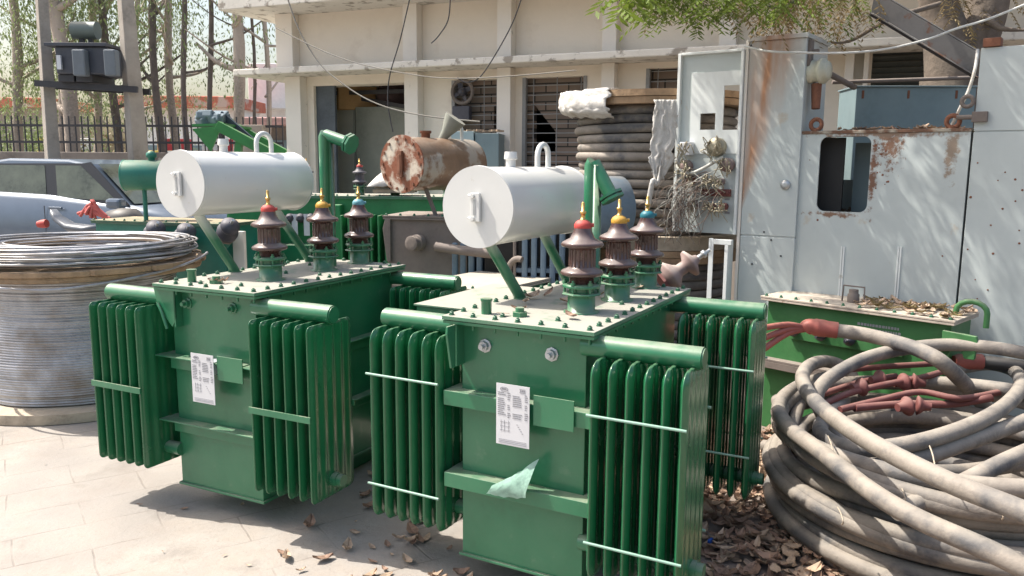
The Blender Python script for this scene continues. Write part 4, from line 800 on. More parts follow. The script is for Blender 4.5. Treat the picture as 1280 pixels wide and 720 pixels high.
for row, py in enumerate((322, 328, 334)):
    x = FD.px(225, 325).x; xe = FD.px(248 - row * 3, 325).x; z = FD.px(236, py).z
    while x < xe: q = rr.uniform(.01, .02); k.box(x, x + q * .35, .027, .0295, z, z + .03); k.box(x, x + q, .027, .0295, z + (.024 if rr.random() < .5 else 0), z + (.03 if rr.random() < .5 else .006) + .004); x += q + .008
k.build('faded_lettering', GOLD, o)
m = MB(); a = FD.px(280, 290); m.box(a.x + .01, a.x + .12, .1, .14, .1, a.z); m.build('pale_radiator_panel', WALL2, o, .003)
# long bright green transformer, middle distance
FE = Frame(uny(298, 246, 8.3).x, 8.3, math.radians(3)); zl = FE.px(450, 245).z; LE = FE.px(622, 245).x
GE = mat('mid_green_paint', (.012, .17, .055), .45, var=.2, dust=.4)
o = tank_unit('long bright green transformer in the middle distance, lid at eye level behind the rusty drum', FE.x, FE.y, FE.a, LE, .7, zl, GE, GL)
for px, cm in ((384, REDR), (450, REDR), (494, YELR), (560, BLUT)): q = FE.px(px, 243, .2); bushing(o, q.x, .2, zl, cm, 'coloured_cap', .85, PORCD, GD)
xa, xb = FE.px(335, 300).x, FE.px(380, 300).x
m = MB(); m.box(FE.px(300, 300).x, FE.px(338, 300).x, -.25, .029, .1, FE.px(330, 262).z); m.build('side_box', GE, o, .004)
m = MB(); m.box(FE.px(338, 300).x, FE.px(412, 300).x, -.18, .029, .1, FE.px(350, 310).z + .05); m.build('lower_box', GD, o, .004)
for px in (368, 383): q = FE.px(px, 270, -.05); mm = MB(); mm.box(q.x - .03, q.x + .03, -.05, -.045, q.z - .2, q.z + .02); mm.build('white_tag', PAPER, o)
for px in (350, 363, 376, 389): q = FE.px(px, 273, -.02); mm = MB(); mm.lathe([(.035, 0), (.05, .03), (.03, .05), (.045, .07), (.02, .1)], (q.x, .02, q.z), (0, -1, .1), 12); mm.build('small_bushing', PORCD, o)
x = FE.px(432, 300).x; zt_ = FE.px(460, 268).z
for k in range(7): m = MB(); xx = x + k * .075; m.box(xx, xx + .02, -.2, .029, .3, zt_); m.build('fin', GE, o, .006)
m = MB(); m.box(FE.px(408, 300).x, x - .02, -.1, .029, .2, zt_ + .1); m.build('pipe_pocket', GE, o, .01)
# pallet wood and white sack on it
m = MB(); q = FE.px(480, 228, .1); p = FE.wor((q.x, .1, zl + .02))
for k in range(3): m.obox(p + Vector((.1, .1 * k, .03 + .045 * (k % 2))), (.42, .09, .035), Matrix.Rotation(.1 * k, 3, 'Z'))
tag(m.build('timber_offcuts', WOODP, None, .003), 'weathered timber pieces lying on the lid of the long green transformer', 'timber')
ct = p + Vector((.1, .1, .1))
sheet('white_sack', lambda u, v: (ct.x - .26 + .5 * u, ct.y - .2 + .4 * v, ct.z - .02 + .17 * math.sin(PI * u) ** .7 * math.sin(PI * v) ** .7 + .02 * noise.noise(Vector((u * 8, v * 8, 2)))), 16, 12, CLOTH, 'crumpled white sack on the timber pieces beside the rusty drum', 'sack')
# rusty transformer
FG = Frame(uny(478, 275, 6.1).x, 6.1, math.radians(12)); zl = FG.px(520, 270).z
o = tank_unit('grey-brown dusty transformer with a rust-eaten oil drum, between the two new ones', FG.x, FG.y, FG.a, .68, .6, zl, OLDG, OLDG)
m = MB(); m.prism([(.02, zl - .03), (-.0, zl - .1), (.03, zl - .35), (.06, zl - .35), (.06, zl - .03)], .0, .028); m.build('corner_gusset', OLDG, o, .003)
q = FG.px(520, 303, -.0); m = MB(); m.lathe([(.06, 0), (.06, .05), (.045, .052), (.045, .09), (.055, .092), (.055, .11), (.03, .112)], (q.x + .02, .02, q.z), (-.3, -1, 0), 18); m.build('valve', OLDG, o, .002)
q = FG.px(547, 309); m = MB(); m.lathe([(.03, 0), (.03, .03), (.015, .05)], (q.x, .02, q.z), (0, -1, 0), 12); m.build('drain_plug', OLDG, o)
cp_ = FG.px(503, 205, -.05); cons(o, (cp_.x, -.05, cp_.z), (.38, .92, 0), .2, .78, RUSTB, RUSTY, [((cp_.x + .12, .1, cp_.z - .16), (cp_.x + .2, .12, zl)), ((cp_.x + .26, .5, cp_.z - .16), (cp_.x + .34, .52, zl))], OLDG, True, True)
m = MB(); pa_ = Vector((cp_.x + .1, .2, cp_.z + .18)); m.lathe([(.035, 0), (.035, .05), (.045, .052), (.045, .07)], pa_, (0, 0, 1), 10); m.build('filler_cap', RUST, o)
m = MB(); pa_ = Vector((cp_.x + .2, .5, cp_.z + .18)); m.tube([pa_, pa_ + Vector((0, 0, .08))] + [pa_ + Vector((.05 - .05 * math.cos(a), 0, .09 + .05 * math.sin(a))) for a in [PI * i / 6 for i in range(7)]] + [pa_ + Vector((.1, 0, 0))], .014, 8); m.build('breather_pipe', CABL, o)
m = MB(); pa_ = Vector((cp_.x + .16, .38, cp_.z + .17)); m.lathe([(.03, 0), (.04, .08), (.085, .2), (.09, .22)], pa_, (.55, 0, .8), 14); m.build('vent_horn', CABG, o)
m = MB(); m.tube(smoothpath([FG.px(545, 308, -.08), FG.px(570, 312, -.1), FG.px(620, 318, -.1)], 4), .035, 10); m.build('lower_pipe', OLDG, o)
# low units between: grey lid with curved pipe, plain dusty lids, blue finned ones
FH = Frame(*uny(528, 356, 5.35)[:2], FA.a + .05); zl = FH.px(560, 349).z
zl = 1.02; p = unz(585, 349, zl); FH = Frame(p.x - .55, p.y + .0, .12)
o = tank_unit('low transformer with a plain dusty grey lid, behind the gap between the two new ones', p.x - .35, p.y - .18, .5, .62, .75, zl, GD, mat('dusty_grey_lid', (.33, .31, .27), .85, var=.15, dust=.8))
o.rotation_euler = (0, 0, -FB.a - .08)
m = MB(); m.tube([(.35, .62, zl)] + [(.43 - .08 * math.cos(a), .62, zl + .05 + .08 * math.sin(a)) for a in [PI * i / 8 * .6 for i in range(9)]], .022, 10); m.build('bent_pipe', OLDG, o)
pq = uny(588, 322, 6.0)
o = thing('radiator_bank', 'faded blue radiator fins showing between the rusty transformer and the white drum', 'radiator', (pq.x - .14, 6.0, 0), .1)
for k in range(7): m = MB(); m.box(k * .062, k * .062 + .045, 0, .16, .35, 1.22 + .0); m.build('fin', BLUEG, o, .012)
m = MB(); m.tube([(-.04, .08, 1.25), (.48, .08, 1.25)], .035, 10); m.build('header_pipe', OLDG, o)
m = MB(); m.box(-.02, .46, .17, .6, .1, 1.2); m.build('tank_side', OLDG, o, .004)
pq = uny(652, 322, 5.6)
o = thing('radiator_bank', 'taller dark blue radiator fins seen between the struts of the centre white drum', 'radiator', (pq.x, 5.6, 0), .1)
for k in range(5): m = MB(); m.box(k * .065, k * .065 + .04, 0, .2, .5, 1.42); m.build('fin', BLUEG, o, .012)
m = MB(); m.box(-.06, -.04, .0, .2, .3, 1.42); m.box(.33, .42, .05, .2, .3, 1.42); m.build('side_post', OLDG, o, .004)
m = MB(); m.box(-.05, .36, .02, .16, 1.05, 1.08); m.build('cross_bar', BLUEG, o)
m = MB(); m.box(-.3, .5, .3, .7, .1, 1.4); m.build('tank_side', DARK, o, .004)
p = unz(700, 335, 1.0); o = tank_unit('low transformer with a bare tan lid just behind the centre transformer vent', p.x - .3, p.y - .1, .3, .75, .7, 1.0, OLDG, mat('tan_dust_lid', (.38, .33, .27), .85, var=.15, dust=.6))
# blue drum transformer
FJ = Frame(uny(690, 300, 5.9).x, 5.9, .25); o = thing('power_transformer', 'blue-grey transformer whose round oil drum shows behind the centre vent pipe', 'transformer', (FJ.x, 5.9, 0), .25)
cp_ = FJ.px(725, 262, 0); r_ = .24
cons(o, (cp_.x, .0, cp_.z), (.75, .55, 0), r_, .32, BLUEG, BLUEG, [((cp_.x + .2, .1, cp_.z - .2), (cp_.x + .2, .1, .9)), ((cp_.x + .05, .1, cp_.z - .2), (cp_.x + .05, .1, .9))], BLUEG, False)
m = MB(); m.tube([FJ.px(722, 260, -.03), FJ.px(722, 236, -.03), FJ.px(719, 226, -.03), FJ.px(713, 225, -.03), FJ.px(709, 233, -.03)], .02, 10); m.build('breather_pipe', BLUEG, o)
m = MB(); m.box(0, .7, .1, .6, .0, .9); m.build('tank', OLDG, o, .004)
# fallen bushing with dusty sheds at the back end of the centre transformer
p = FB.wor((.25, 1.28, 1.19)); q = uny(838, 345, p.y); ax = Vector((.75, .1, .5)).normalized(); q = uny(836, 347, 4.35)
o = thing('loose_insulator', 'dusty old bushing lying tilted behind the blue-capped bushing, twin pale sheds', 'insulator', q)
m = MB(); m.lathe([(.05, -.03), (.085, 0), (.09, .015), (.05, .05), (.035, .07), (.035, .11), (.075, .13), (.078, .145), (.03, .17), (.022, .19)], (0, 0, 0), ax, 18); m.build('sheds', PORCW, o)
m = MB(); m.lathe([(.014, .19), (.014, .22), (.022, .222), (.022, .24), (.01, .245), (.01, .27)], (0, 0, 0), ax, 10); m.build('terminal_stud', STEEL, o)
m = MB(); m.lathe([(.08, -.05), (.08, -.035)], (0, 0, 0), ax, 8, False); m.cyl((0, 0, -.35), (0, 0, -.04), .03); m.build('mount', REDD, o)

# ---------------------------------------------------------------- main building
FW_ = Frame(uny(357, 100, 10.6).x, 10.6, math.radians(23)); bl = FW_
B = thing('store_building', 'long cream plastered store building with ledge, pilasters and brick-filled windows', 'building', (bl.x, bl.y, 0), bl.a)
ledz = bl.px(600, 76, -.45).z; rz = bl.px(330, 8, -.6).z; Lb = 14.0
def bx(px, ly=0): return bl.px(px, 150, ly).x
opn = [(bx(393), bx(512), 0.0, ledz - .15), (bx(565), bx(625), bl.px(600, 208).z, ledz - .15), (bx(653), bx(733), bl.px(600, 208).z, ledz - .15), (bx(806), bx(860), bl.px(600, 208).z, ledz - .1), (bx(1085), bx(1162), 1.9, bl.px(1120, 58).z)]
m = MB(); rect_holes(m, 0, Lb, 0, ledz - .04, opn, 0, .25); m.box(0, .25, .2501, 6, 0, ledz - .04); m.build('lower_wall', WALL, B)
m = MB(); m.box(0, Lb, 0, .25, ledz + .04, rz + .25); m.box(0, .25, .2501, 6, ledz + .04, rz + .25); m.build('upper_wall', WALL, B)
m = MB(); m.box(-.45, Lb, -.45, 6, ledz - .038, ledz + .038); m.build('ledge', LEDGE, B, .012)
m = MB(); m.box(-.5, Lb, -.6, 6.2, rz, rz + .18); m.box(-.5, Lb, -.6, 6.2, rz + .181, rz + .8); m.build('roof', LEDGE, B, .01)
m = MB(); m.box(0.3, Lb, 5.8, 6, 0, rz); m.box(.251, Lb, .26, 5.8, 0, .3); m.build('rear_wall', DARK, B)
for x0, x1_ in ((357, 384), (512, 535), (627, 650), (755, 778), (897, 925)):
    a_, b_ = bx(x0), bx(x1_); w_ = (b_ - a_) * .75
    m = MB(); m.box(a_, a_ + w_, -.14, -.001, ledz + .04, rz); m.build('pilaster', WALL2, B, .006)
for x0, x1_ in ((366, 393), (513, 537), (627, 651), (755, 778), (1052, 1068), (1075, 1084)):
    a_, b_ = bx(x0), bx(x1_); w_ = (b_ - a_) * .7
    m = MB(); m.box(a_, a_ + w_, -.14, -.001, 0, ledz - .04); m.build('column', WALL2, B, .006)
m = MB(); m.box(bx(653), bx(806), -.06, -.001, 0, bl.px(700, 209).z); m.build('sill_wall', WALL2, B)
brk = MB(); 
for i in (1, 2): a_, b_, c_, d_ = opn[i]; brk.box(a_, b_, .12, .2, c_ + .001, d_)
wnd = []
for i in (1, 2, 3):
    a_, b_, c_, d_ = opn[i]; m = MB()
    if i == 2:
        hx0, hx1, hz0, hz1 = bx(663), bx(690), bl.px(670, 190).z, bl.px(670, 130).z
        rect_holes(m, a_, b_, c_, d_, [(hx0, hx1, hz0, hz1)], .12, .2)
        m.prism([(hx0, hz1), (hx1 + .0, hz1), (hx1, hz1 - .3)], .121, .199)
    elif i == 1: rect_holes(m, a_, b_, c_, d_, [(bx(612), bx(621), bl.px(615, 160).z, bl.px(615, 131).z)], .12, .2)
    else: m.box(a_, b_, .12, .2, c_, d_)
    wi = m.build('brick_infill', BRICK, B)
    g_ = MB(); z = c_ + .06; k = 0
    while z < d_: g_.tube([(a_, .03, z), (b_, .03, z)], .006, 5); z += .105
    x = a_ + .12
    while x < b_: g_.tube([(x, .035, c_), (x, .035, d_)], .006, 5); x += .28
    g_.box(a_, a_ + .04, -.01, .05, c_, d_); g_.box(b_ - .04, b_, -.01, .05, c_, d_); g_.build('window_grille', GRL, wi)
m = MB(); a_, b_, c_, d_ = opn[4]; m.box(a_, b_, .1, .12, c_, d_); z = c_
while z < d_: m.obox(((a_ + b_) / 2, .07, z + .03), (b_ - a_, .01, .07), Matrix.Rotation(.5, 3, 'X')); z += .055
m.build('louvred_shutter', mat('dark_shutter', (.05, .055, .05), .7, var=.3, dust=.4), B)

# doorway interior: side wall grille, roller, far light
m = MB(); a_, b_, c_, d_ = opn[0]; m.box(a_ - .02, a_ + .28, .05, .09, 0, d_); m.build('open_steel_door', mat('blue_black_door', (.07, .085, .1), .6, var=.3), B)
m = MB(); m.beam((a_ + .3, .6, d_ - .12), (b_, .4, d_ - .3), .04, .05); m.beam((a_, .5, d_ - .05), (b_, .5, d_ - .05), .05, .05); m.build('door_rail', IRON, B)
# ductwork: things inside the doorway
def cabat(px0, px1, py, ly, dep, mt, label, door=True):
    a, b = bl.px(px0, py, ly), bl.px(px1, py, ly); o = thing('steel_cupboard', label, 'cabinet', bl.wor((a.x, ly, 0)), bl.a); W_ = b.x - a.x
    m = MB(); m.box(0, W_, 0, dep, 0.0, a.z); m.build('cupboard_body', mt, o, .004)
    if door:
        m = MB(); m.box(.03, W_ * .97, -.015, -.001, 1.25, a.z - .05); m.box(.03, W_ * .97, -.015, -.001, .3, 1.2); m.build('door', mt, o, .003)
    return o
cabat(412, 443, 132, .55, .6, mat('light_grey_cupboard', (.3, .3, .27), .6, var=.1, dust=.2), 'light grey steel cupboard just inside the open doorway')
cabat(444, 509, 134, .5, .7, CABG, 'dark grey-green steel cupboard filling the right of the doorway', False)
p = bl.wor(bl.px(445, 124, .7)); m = MB(); m.obox(p, (.5, .4, .3), Matrix.Rotation(.3, 3, 'Z')); tag(m.build('cardboard_box', mat('tan_cardboard', (.33, .2, .09), .8, var=.2), None, .01), 'tan cardboard box on top of the cupboards inside the doorway', 'box')
p = bl.wor(bl.px(423, 127, .65)); m = MB(); m.lathe([(.02, 0), (.15, .06), (.17, .13), (.13, .2), (.05, .24)], p - Vector((0, 0, .1)), (0, 0, 1), 16); tag(m.build('yellow_bundle', mat('ochre_bundle', (.42, .28, .07), .8, var=.3)), 'rounded ochre bundle left of the cardboard box in the doorway', 'bundle')
p = bl.wor(bl.px(492, 125, .8)); m = MB(); m.lathe([(.02, 0), (.22, .05), (.24, .2), (.16, .4), (.05, .44)], p - Vector((0, 0, .15)), (0, 0, 1), 14); tag(m.build('dark_sack', mat('maroon_sack', (.07, .045, .045), .9, var=.3)), 'dark sack slumped on top of the dark cupboard in the doorway', 'sack')
# exhaust fan and small motor at the first window
FN = thing('exhaust_fan', 'dusty grey exhaust fan fixed in the upper corner of the first brick window', 'fan', bl.wor((0, 0, 0)), bl.a)
q = bl.px(579, 115, -.03); m = MB(); m.tube([(q.x + .13 * math.cos(a), -.05, q.z + .13 * math.sin(a)) for a in [2 * PI * i / 24 for i in range(24)]], .022, 8, closed=True); m.build('fan_ring', OLDG, FN)
m = MB(); m.lathe([(.05, 0), (.05, .06), (.02, .09)], (q.x, -.02, q.z), (0, -1, 0), 12)
for k in range(4): a = k * PI / 2 + .4; m.obox((q.x + .08 * math.cos(a), -.05, q.z + .08 * math.sin(a)), (.1, .006, .05), Matrix.Rotation(-a, 3, 'Y') @ Matrix.Rotation(.4, 3, 'X'))
m.build('fan_blade', PORCD, FN)
m = MB(); m.box(q.x - .12, q.x + .1, -.08, -.0, q.z - .32, q.z - .16); m.build('fan_box', PORCD, FN, .01)
# blue-grey cubicle by the wall
FK = Frame(uny(563, 170, 8.9).x, 8.9, math.radians(8)); o = thing('control_box', 'pale blue-grey cubicle standing against the wall under the fan', 'cabinet', (FK.x, FK.y, 0), FK.a)
zt_ = FK.px(590, 164).z; xm = FK.px(592, 180).x; xr = FK.px(623, 180).x
m = MB(); m.box(0, xm, 0, .5, 0, zt_); m.build('box_body', mat('light_blue_box', (.3, .4, .42), .5, var=.1, dust=.3), o, .004)
m = MB(); m.box(xm + .012, xr, .02, .5, 0, zt_ - .02); m.build('box_side', CABB, o, .004); m = MB(); m.box(.05, .14, -.004, -.0005, zt_ - .35, zt_ - .12); m.build('vent_grille', IRON, o)
m = MB(); rr = random.Random(5)
for k in range(26): m.obox((rr.uniform(0, xr), rr.uniform(.03, .3), zt_ + .012), (.05, .03, .02), Matrix.Rotation(rr.random() * 3, 3, 'Z'))
m.build('debris', LEAFP, o)
# wires hanging over the facade
def wire(label, pts, r=.007, mt=IRON, ly=-.2): m = MB(); m.tube(smoothpath([bl.wor(bl.px(*p, ly)) for p in pts], 6), r, 5); tag(m.build('hanging_wire', mt), label, 'wire', 'wires hanging on the store facade')
PW = mat('pale_wire', (.2, .19, .17), .7, var=.2)
wire('black wire hanging straight down across the ledge beside the second pilaster', [(514, -10), (500, 50), (487, 95), (485, 130), (491, 165)], ly=-.65)
wire('black wire curling in front of the first brick window from the roof', [(655, -12), (640, 30), (615, 75), (598, 98), (582, 103), (572, 97)], ly=-.65)
wire('short black wire drooping on the upper wall between two pilasters', [(563, -5), (560, 25), (548, 45), (539, 54)], ly=-.62)
wire('long pale cable sagging from the roof corner down to the fan window', [(360, 0), (375, 40), (400, 80), (425, 102), (455, 122), (490, 136), (540, 146), (600, 152)], .008, PW, -.65)
wire('thin cable slanting across the left upper wall under the roof', [(345, 35), (400, 62), (450, 80), (520, 94), (570, 98), (640, 95), (720, 88)], .006, PW, -.66)
m = MB(); m.box(bx(425, 0), bx(435, 0), -.01, -.002, ledz + .25, ledz + .6); 

# ---------------------------------------------------------------- left background: wall, fence, poles, trees, car
FY = Frame(-14.0, 14.6, math.radians(3)); wz = FY.px(100, 190).z
W = thing('boundary_wall', 'low stained concrete yard wall at the left', 'wall', (FY.x, FY.y, 0), FY.a)
xr = FY.px(352, 190).x
m = MB(); m.box(0, xr, 0, .25, 0, wz); m.build('wall_face', CONCD, W, .01)
FX = thing('iron_fence', 'black iron railing with thin upright bars on top of the yard wall', 'fence', (FY.x, FY.y, 0), FY.a)
tz_ = FY.px(200, 157).z; 
for z in (tz_, FY.px(200, 178).z): m = MB(); m.box(0, xr, .1, .14, z - .02, z + .02); m.build('rail', IRON, FX)
m = MB(); x = FY.px(-30, 170).x
while x < xr: m.box(x, x + .018, .11, .13, wz + .001, tz_ + .16); x += .115
m.build('upright_bars', IRON, FX)
for px in (152, 270): a = FY.px(px, 150).x; m = MB(); m.box(a, a + .06, .08, .15, wz + .002, tz_ + .1); m.build('post', IRON, FX)
a, b = FY.px(304, 156), FY.px(329, 156); m = MB(); m.box(a.x, b.x, -.05, .32, 0, a.z); o = m.build('gate_pillar', CONC, None, .01); o.location = (FY.x, FY.y, 0); o.rotation_euler = (0, 0, -FY.a); tag(o, 'squat concrete pillar at the right end of the iron railing', 'pillar')
# pole mounted transformer
py_ = 12.6
PM = thing('pole_transformer', 'dark transformer with a grey drum mounted high between two concrete poles', 'transformer', (0, 0, 0))
def pole(pxt, pxb, w0, w1, label): 
    t, b = uny(pxt, -60, py_), uny(pxb, 186, py_); b2 = b + (b - t) * ((b.z) / (t.z - b.z)); m = MB()
    m.tube([b2, b, t], [w1, w1 * .97, w0], 4, smooth=False); tag(m.build('concrete_pole', CONC, None, .01), label, 'pole')
pole(48, 65, .095, .13, 'left concrete pole carrying the dark transformer'); pole(152, 172, .12, .17, 'right concrete pole carrying the dark transformer')
a, b = uny(44, 104, py_ - .18), uny(172, 112, py_ - .18)
for dy_ in (0, .42): m = MB(); m.beam(a + Vector((0, dy_, 0)), b + Vector((0, dy_, 0)), .06, .09); m.build('cross_beam', IRON, PM)
DT = mat('dark_blue_grey_tank', (.05, .055, .07), .5, var=.2, dust=.2); DT2 = mat('mid_grey_plate', (.13, .15, .17), .5, var=.1)
a, b = uny(84, 62, py_), uny(150, 100, py_); m = MB(); m.box(a.x, b.x, py_ - .35, py_ + .35, b.z + .05, a.z); m.build('tank', DT, PM, .02)
a2 = uny(73, 56, py_); m = MB(); m.box(a2.x, b.x + .02, py_ - .4, py_ + .4, a.z + .001, a.z + .05); m.build('lid', DT, PM, .005)
for px0, px1 in ((95, 113), (134, 151)): c, d = uny(px0, 63, py_ - .36), uny(px1, 96, py_ - .36); m = MB(); m.box(c.x, d.x, py_ - .5, py_ - .351, d.z, c.z); m.build('radiator', DT2, PM, .02)
c = uny(79, 79, py_ - .3); m = MB(); m.box(c.x - .03, c.x + .03, py_ - .42, py_ - .38, c.z - .1, c.z + .1); m.build('nameplate', PAPER, PM)
c, d = uny(92, 38, py_), uny(122, 38, py_); m = MB(); m.lathe([(.13, 0), (.13, d.x - c.x)], (c.x, py_, c.z), (1, 0, 0), 20); m.build('conservator', mat('grey_green_drum', (.1, .13, .12), .5, var=.1), PM)
for px in (102, 113): c = uny(px, 42, py_); m = MB(); m.box(c.x - .03, c.x + .03, py_ - .03, py_ + .03, a.z, c.z); m.build('strut', IRON, PM)
for px in (96, 118): c = uny(px, 103, py_); m = MB(); m.box(c.x - .12, c.x + .12, py_ - .3, py_ + .4, b.z - .06, b.z + .05); m.build('skid', IRON, PM, .01)

def tree(label, px0, pxt, d, r0, r1, bark, nleaf, seed, zlo=3.2, zhi=7.5, spread=1.3, leafm=None, lean=None, droop=True, group='trees along the yard fence'):
    rr = random.Random(seed); b = uny(px0, 190, d); t = uny(pxt, 0, d); k = (t - b) / (t.z - b.z)
    o = thing('eucalyptus_tree', label, 'tree', (b.x - k.x * b.z, d, 0), 0, group); m = MB(); H_ = 8.5; pts = []; rad = []
    for i in range(14):
        z = H_ * i / 13; pts.append((k.x * z + .06 * math.sin(z * 1.1 + seed), .05 * math.sin(z + seed), z)); rad.append(.68 * (r0 + (r1 - r0) * i / 13) * (1 + .08 * math.sin(z * 3 + seed)) * (1.25 if i == 0 else 1))
    m.tube(pts, rad, 9)
    ends = []
    for q in range(7):
        z = rr.uniform(zlo - .4, zhi); a = rr.random() * 6.28; L_ = rr.uniform(.6, 1.2) * spread; p = Vector((k.x * z, 0, z)); e = p + Vector((math.cos(a) * L_, math.sin(a) * L_, L_ * rr.uniform(.3, .9)))
        m.tube(smoothpath([p, p.lerp(e, .5) + Vector((0, 0, -.1)), e], 4), [r1 * .5 * (1 - i * .08) for i in range(9)], 5); ends += [p.lerp(e, .5), e]
    m.build('trunk', bark, o)
    l = MB(); nc = max(1, int(nleaf * 1.7) // 26)
    for c in range(nc):
        e = ends[rr.randrange(len(ends))] if rr.random() < .75 else Vector((k.x * 5 + rr.gauss(0, spread * .7), rr.gauss(0, .6), rr.uniform(zlo, zhi)))
        cc = e + Vector((rr.gauss(0, .35), rr.gauss(0, .35), rr.gauss(0, .4)))
        for q in range(26):
            p = cc + Vector((rr.gauss(0, .13), rr.gauss(0, .13), rr.gauss(-.05, .16))); L_ = rr.uniform(.05, .12); a = rr.random() * 6.28
            dv = Vector((math.cos(a) * .4, math.sin(a) * .4, rr.uniform(-1.2, .1))).normalized() * L_; wv = Vector((math.sin(a), -math.cos(a), .2)) * (L_ * .16)
            l.add([p, p + dv * .5 + wv, p + dv, p + dv * .5 - wv], [(0, 1, 2, 3)])
    if nleaf: l.build('crown', leafm or LEAFE, o, fix=False)
T_ = [('pale leaning eucalyptus at the far left edge with hanging leaves', 28, 12, 17, .17, .1, BARK, 5200, 2.4), ('eucalyptus just left of the pole transformer', 82, 68, 16, .16, .12, BARK, 4200, 2.4),
 ('thick pale eucalyptus directly behind the pole transformer', 90, 66, 15.6, .22, .17, BARK, 2600, 3.0), ('slim eucalyptus seen below the pole transformer', 118, 120, 18, .13, .1, BARK, 2800, 2.8),
 ('dark-barked eucalyptus between the pole transformer and right pole', 145, 132, 17, .13, .09, BARKD, 1500, 3.2), ('straight dark trunk just right of the right pole', 200, 194, 16.5, .12, .09, BARKD, 1100, 3.6),
 ('grey eucalyptus with a kinked trunk above the railing', 222, 210, 17, .14, .08, BARK, 1000, 3.6), ('thin dark trunk right of the kinked eucalyptus', 238, 228, 16, .09, .06, BARKD, 900, 3.6),
 ('slender trunk above the green frame', 268, 259, 16, .08, .06, BARKD, 700, 3.4), ('stout pale trunk beside the gate pillar', 303, 291, 15.6, .17, .13, BARK, 900, 3.6),
 ('very thin trunk right of the stout pale one', 317, 311, 16, .05, .04, BARKD, 500, 3.4), ('greenish grey thin trunk nearest the building corner', 333, 330, 16, .075, .06, BARK, 500, 3.2),
 ('leafy eucalyptus further back over the boundary wall', 60, 55, 22, .16, .1, BARK, 6500, 2.2), ('distant eucalyptus behind the dark trunks', 170, 172, 23, .14, .1, BARK, 4200, 2.8)]
for i, (lb, a_, b_, d_, r0_, r1_, bk, nl, zl_) in enumerate(T_): tree(lb, a_, b_, d_, r0_, r1_, bk, nl, i * 7 + 3, zl_)
# low bushes beyond the fence
def bush(label, px, d, wd, h, n, seed, lm):
    rr = random.Random(seed); b = uny(px, 190, d); o = thing('roadside_bush', label, 'bush', (b.x, d, 0), 0, 'bushes beyond the railing'); l = MB(); s = MB()
    for k in range(5): s.tube([(0, 0, 0), (rr.gauss(0, wd * .3), rr.gauss(0, .2), h * .8)], [.04, .015], 5)
    s.build('stem', BARKD, o)
    for c in range(n // 20):
        a = rr.random() * 6.28; q = math.sqrt(rr.random()); cc = Vector((math.cos(a) * q * wd, math.sin(a) * q * .6, h * (.25 + .75 * rr.random() * (1 - q * .5))))
        for k in range(20):
            p = cc + Vector([rr.gauss(0, .13) for _ in range(3)]); dv = Vector([rr.gauss(0, 1) for _ in range(3)]).normalized() * .1; wv = dv.cross(Vector((rr.random(), rr.random(), rr.random()))).normalized() * .03
            l.add([p, p + dv * .5 + wv, p + dv, p + dv * .5 - wv], [(0, 1, 2, 3)])
    l.build('foliage', lm, o, fix=False)
bush('large leafy bush beyond the railing at the far left', 10, 18, 1.6, 3.0, 2600, 3, LEAFE); bush('yellowish bush beyond the railing below the pole transformer', 112, 19, 1.3, 2.9, 1800, 5, LEAFY)
bush('green bush beyond the railing left of the dark trunk', 60, 20, 1.5, 3.2, 2200, 9, LEAFE); bush('pale green bush near the white hall beyond the railing', 292, 26, 1.6, 3.4, 1500, 11, LEAFE)
# market beyond the road
RED = mat('orange_red_awning', (.5, .15, .09), .7, var=.25, spots=(.55, .4, .33), spotscale=1.5); WHT = mat('white_wall', (.75, .74, .72), .8, var=.05)
def shed(name, label, px0, px1, pyt, pyb, d, mt, roofm, h2=.6):
    a, b = uny(px0, pyt, d), uny(px1, pyt, d); zb = uny(px0, pyb, d).z; o = thing(name, label, 'building', (a.x, d, 0)); W_ = b.x - a.x
    m = MB(); m.box(0, W_, .2, 3, 0, zb); m.build('wall', mt, o); m = MB(); m.prism([(-.0, a.z), (.0, a.z - .08), (.0, zb)], 0, W_, 'yz') if False else m.box(-.2, W_ + .2, -.3, 3.2, zb + .001, a.z); m.build('awning', roofm, o, .03)
    m = MB(); x = .4; k = 0
    while x < W_ - .8: m.box(x, x + .9, .15, .199, .3, min(zb - .3, 2.4)); x += 1.5
    m.build('shop_opening', CABB, o); return o
shed('market_stall', 'long orange-red awning of the market shed beyond the railing', 150, 292, 120, 134, 30, WHT, RED); shed('market_stall', 'second orange awning at the left beyond the trees', -60, 60, 122, 134, 32, CONC, RED)
shed('white_hall', 'white hall with a pale red lower roof right of the stout pale trunk', 318, 420, 80, 136, 34, WHT, WHT)
shed('market_stall', 'low pinkish sheet roof in front of the white hall', 316, 380, 147, 157, 22, CONCD, mat('pale_red_sheet', (.5, .3, .27), .7, var=.3, scale=12))
cols = [(.6, .6, .62), (.45, .05, .06), (.05, .15, .35), (.65, .5, .1), (.4, .4, .42)]
for i, (px, cl, nm) in enumerate(((70, 3, 'yellow goods sacks'), (125, 0, 'pale grey goods'), (215, 3, 'yellow crates'), (232, 1, 'dark red crates'), (258, 0, 'white crates'), (285, 1, 'red crates beside the pillar'))):
    a = uny(px, 170, 24); m = MB(); rr = random.Random(i); mt = mat('goods_' + nm.split()[0], cols[cl], .7, var=.3)
    for k in range(7): m.obox((a.x + rr.uniform(-.5, .5), 24 + rr.uniform(-.3, .3), .25 + .34 * k), (rr.uniform(.4, .9), .5, .33), Matrix.Rotation(rr.uniform(-.2, .2), 3, 'Z'))
    tag(m.build('goods_pile', mt, None, .02), 'pile of ' + nm + ' seen through the railing bars', 'goods', 'goods piles beyond the railing')
